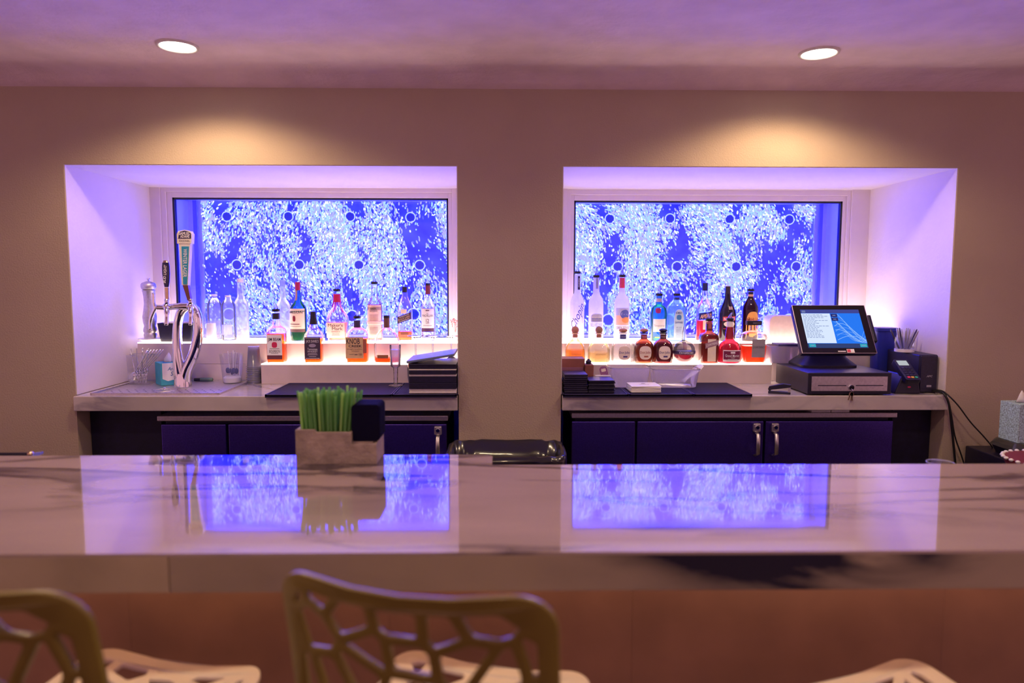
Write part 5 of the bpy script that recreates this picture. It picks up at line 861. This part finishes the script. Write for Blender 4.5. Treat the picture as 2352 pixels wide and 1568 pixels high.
# straw caddy
q0 = PZ(680, 1066, ZB); q1 = PZ(864, 1068, ZB); yc0 = q0.y; sb = sc_at(yc0, .95); bwid = q1.x-q0.x; dep = .125
t = thing('stone_caddy', 'rough pale stone box holding green straws on the bar', 'caddy', (q0.x+bwid/2, yc0+dep/2, ZB)); m_stone = M('travertine', (.31, .23, .205), .85, nz=(26, .22), bump=(45, .8, .01)); hb_ = 82*sb*.97; hb2 = 76*sb*.97; hn = 46*sb
xL, xR = -bwid/2, bwid/2; x_s = xL+.26*bwid; x_n = xL+.69*bwid
MB().prism([(xL, 0), (xR, 0), (xR, hn), (x_n, hn), (x_n, hb2), (x_s, hb2), (x_s-.006, hb_), (xL, hb_)], -dep/2, -dep/2+.012, 'y').build('front_wall', m_stone, t, bevel=.0012)
MB().box(xL, xR, dep/2-.012, dep/2, 0, hb_).build('back_wall', m_stone, t, bevel=.0012); MB().box(xL, xL+.012, -dep/2+.012, dep/2-.012, 0, hb_).build('side_wall', m_stone, t, bevel=.0012); MB().prism([(-dep/2+.012, 0), (dep/2-.012, 0), (dep/2-.012, hb_), (-dep/2+.05, hb2*.75), (-dep/2+.012, hn)], xR-.012, xR, 'x').build('side_wall', m_stone, t, bevel=.0012); MB().box(xL+.012, xR-.012, -dep/2+.012, dep/2-.012, 0, .012).build('floor_plate', m_stone, t); MB().box(x_n-.008, x_n, -dep/2+.012, dep/2-.012, .012, hb2).build('divider', m_stone, t)
stm = MB().loft([(0, .0040), (.205, .0040)], 8, cap=False).mesh('straw', GL('green_straw', (.34, .66, .28), .72, (.27, .58, .20), gloss=.3)); stm.shade_smooth()
stm2 = stm.copy(); stm2.materials[0] = GL('lime_straw', (.55, .80, .38), .8, (.52, .80, .28), gloss=.3)
x_in0, x_in1 = xL+.018, x_n-.013; nx, ny = 13, 6
for j in range(ny):
    for i in range(nx):
        lx = x_in0+(x_in1-x_in0)*(i+.5*(j % 2)+.2)/(nx); ly = -dep/2+.019+(dep-.038)*j/(ny-1)
        o = link('straw', stm2 if (i*7+j*3) % 5 == 0 else stm); o.location = (t.location.x+lx, t.location.y+ly, ZB+.013); f = (i-nx/2)/nx
        o.rotation_euler = (R.uniform(-.03, .05), .17*f+.09*max(0, f)+R.uniform(-.06, .06), 0); o.scale.z = R.uniform(.90, 1.0); tag(o, 'green drinking straw standing in the stone box on the bar', 'straw', 'green straws in the stone box')
nm = M('black_napkin', (.003, .002, .016), .85, spec=.1); npm = MB().prism([(a, c+.054) for a, c in rrect(.083, .108, .012)], 0, .0050, 'y').mesh('bar_napkin', nm)
for i in range(14):
    o = link('bar_napkin', npm); o.location = (t.location.x+(x_n+xR)/2+.003, t.location.y-dep/2+.014+i*.0066, ZB+hn+.004 if False else ZB+.0135+.052); o.rotation_euler = (0, R.uniform(-.01, .01), R.uniform(-.01, .01)); tag(o, 'black folded napkin standing in the notch of the stone box', 'napkin', 'black napkins in the stone box')
MB().box(x_n+.001, xR-.013, -dep/2+.012, dep/2-.012, .012, .064).build('napkin_platform', m_stone, t)

# ---------------------------------------------------------------- perforated stools
def clip(poly, px_, py_, nx_, ny_):            # keep the side where (p-p0).n <= 0
    out = []
    for i in range(len(poly)):
        a, b = poly[i], poly[(i+1) % len(poly)]; da = (a[0]-px_)*nx_+(a[1]-py_)*ny_; db = (b[0]-px_)*nx_+(b[1]-py_)*ny_
        if da <= 0: out.append(a)
        if (da < 0 < db) or (db < 0 < da): u = da/(da-db); out.append((a[0]+(b[0]-a[0])*u, a[1]+(b[1]-a[1])*u))
    return out
def web_panel(Wp, Hp, rc, cell, bar_, rim, seed, stretch=1.6):
    rg = random.Random(seed); outline = rrect(Wp, Hp, rc, 8); inner = rrect(Wp-2*rim, Hp-2*rim, max(.01, rc-rim), 8); pts = []
    nx_, ny_ = int(Wp/cell)+2, int(Hp/(cell*stretch))+2
    for i in range(-1, nx_):
        for j in range(-1, ny_): pts.append((-Wp/2+(i+.5+rg.uniform(-.42, .42)+.5*(j % 2))*cell, -Hp/2+(j+.5+rg.uniform(-.42, .42))*cell*stretch))
    holes = []
    for p in pts:
        poly = inner
        for q in pts:
            if q is p: continue
            dx, dy = q[0]-p[0], q[1]-p[1]; d = math.hypot(dx, dy)
            if d > cell*4: continue
            nx2, ny2 = dx/d, dy/d; mx, my = (p[0]+q[0])/2-nx2*bar_/2, (p[1]+q[1])/2-ny2*bar_/2; poly = clip(poly, mx, my, nx2, ny2)
            if len(poly) < 3: break
        if len(poly) >= 3:
            A = abs(sum(poly[i][0]*poly[(i+1) % len(poly)][1]-poly[(i+1) % len(poly)][0]*poly[i][1] for i in range(len(poly))))/2
            if A > 2e-4:
                rp_ = []                        # soften corners
                for i in range(len(poly)):
                    a, b, c = poly[i-1], poly[i], poly[(i+1) % len(poly)]
                    for u, v in ((a, .11), (c, .11)): rp_.append((b[0]+(u[0]-b[0])*v, b[1]+(u[1]-b[1])*v))
                holes.append(rp_)
    cu = bpy.data.curves.new('web', 'CURVE'); cu.dimensions = '2D'; cu.fill_mode = 'BOTH'; cu.extrude = .0035; cu.bevel_depth = .0025; cu.bevel_resolution = 1
    for P in [outline]+holes:
        s_ = cu.splines.new('POLY'); s_.points.add(len(P)-1); s_.use_cyclic_u = True
        for i, p in enumerate(P): s_.points[i].co = (p[0], p[1], 0, 1)
    ob = bpy.data.objects.new('web', cu); me = bpy.data.meshes.new_from_object(ob); bpy.data.objects.remove(ob); bpy.data.curves.remove(cu)
    bm = bmesh.new(); bm.from_mesh(me); bmesh.ops.remove_doubles(bm, verts=bm.verts, dist=1e-6)
    for _ in range(2): bmesh.ops.subdivide_edges(bm, edges=[e for e in bm.edges if e.calc_length() > .03], cuts=1)
    bm.to_mesh(me); bm.free(); me.shade_smooth(); me.set_sharp_from_angle(angle=math.radians(50)); return me
m_oliv = M('olive_plastic', (.175, .13, .019), .38, nz=(12, .06), coat=.15); m_pale = M('cream_white_plastic', (.86, .76, .66), .4, nz=(12, .04))
def stool(lab, x, y, rz, back=True, zs=.655, ztop=1.005):
    t = thing('bar_stool', lab, 'stool', (x, y, 0), 'perforated bar stools', rz)
    me = web_panel(.425, .42, .06, .062, .015, .030, 5, 1.2)
    for v in me.vertices: a, b, c = v.co; v.co = (a, b, c+.55*a*a+.35*b*b-.004)
    me.materials.append(m_pale); s_ = link('seat', me, t); s_.location = (0, .03, zs)
    if back:
        me = web_panel(.425, ztop-zs+.03, .065, .058, .0105, .024, 9, 1.6); Hb = ztop-zs+.03
        for v in me.vertices:
            a, b, c = v.co; h = (b+Hb/2)/Hb; v.co = (a*(1+.02*(h-.5)), -(c)-.045*(1-(a/.21)**2)*(.4+.6*h)-.055*h*h+.02, b+Hb/2+.012*(abs(a)/.21)**2*h)
        me.materials.append(m_oliv); q = link('backrest', me, t); q.location = (0, -.20, zs-.02)
    for sx in (-1, 1):
        for sy in (-1, 1): MB().tube([(sx*.15, .03+sy*.14, zs-.004), (sx*.19, .03+sy*.19, 0)], [.013, .011], 10).build('leg', m_pale, t, smooth='auto')
    P = [(sx*.181, .03+sy*.179, .20) for sx, sy in ((-1, -1), (1, -1), (1, 1), (-1, 1))]
    for i in range(4): MB().tube([P[i], P[(i+1) % 4]], .008, 8).build('footrest', m_pale, t, smooth='auto')
    return t
stool('olive-backed stool with web cut-outs in front of the straw box', -.075, -2.15, -.25, True, .605, 1.01)
stool('olive-backed stool with web cut-outs at the left edge', -.755, -2.12, -.22, True, .60)
stool('backless pale stool with web cut-outs at the lower right edge', .80, -2.16, .32, False, .58)
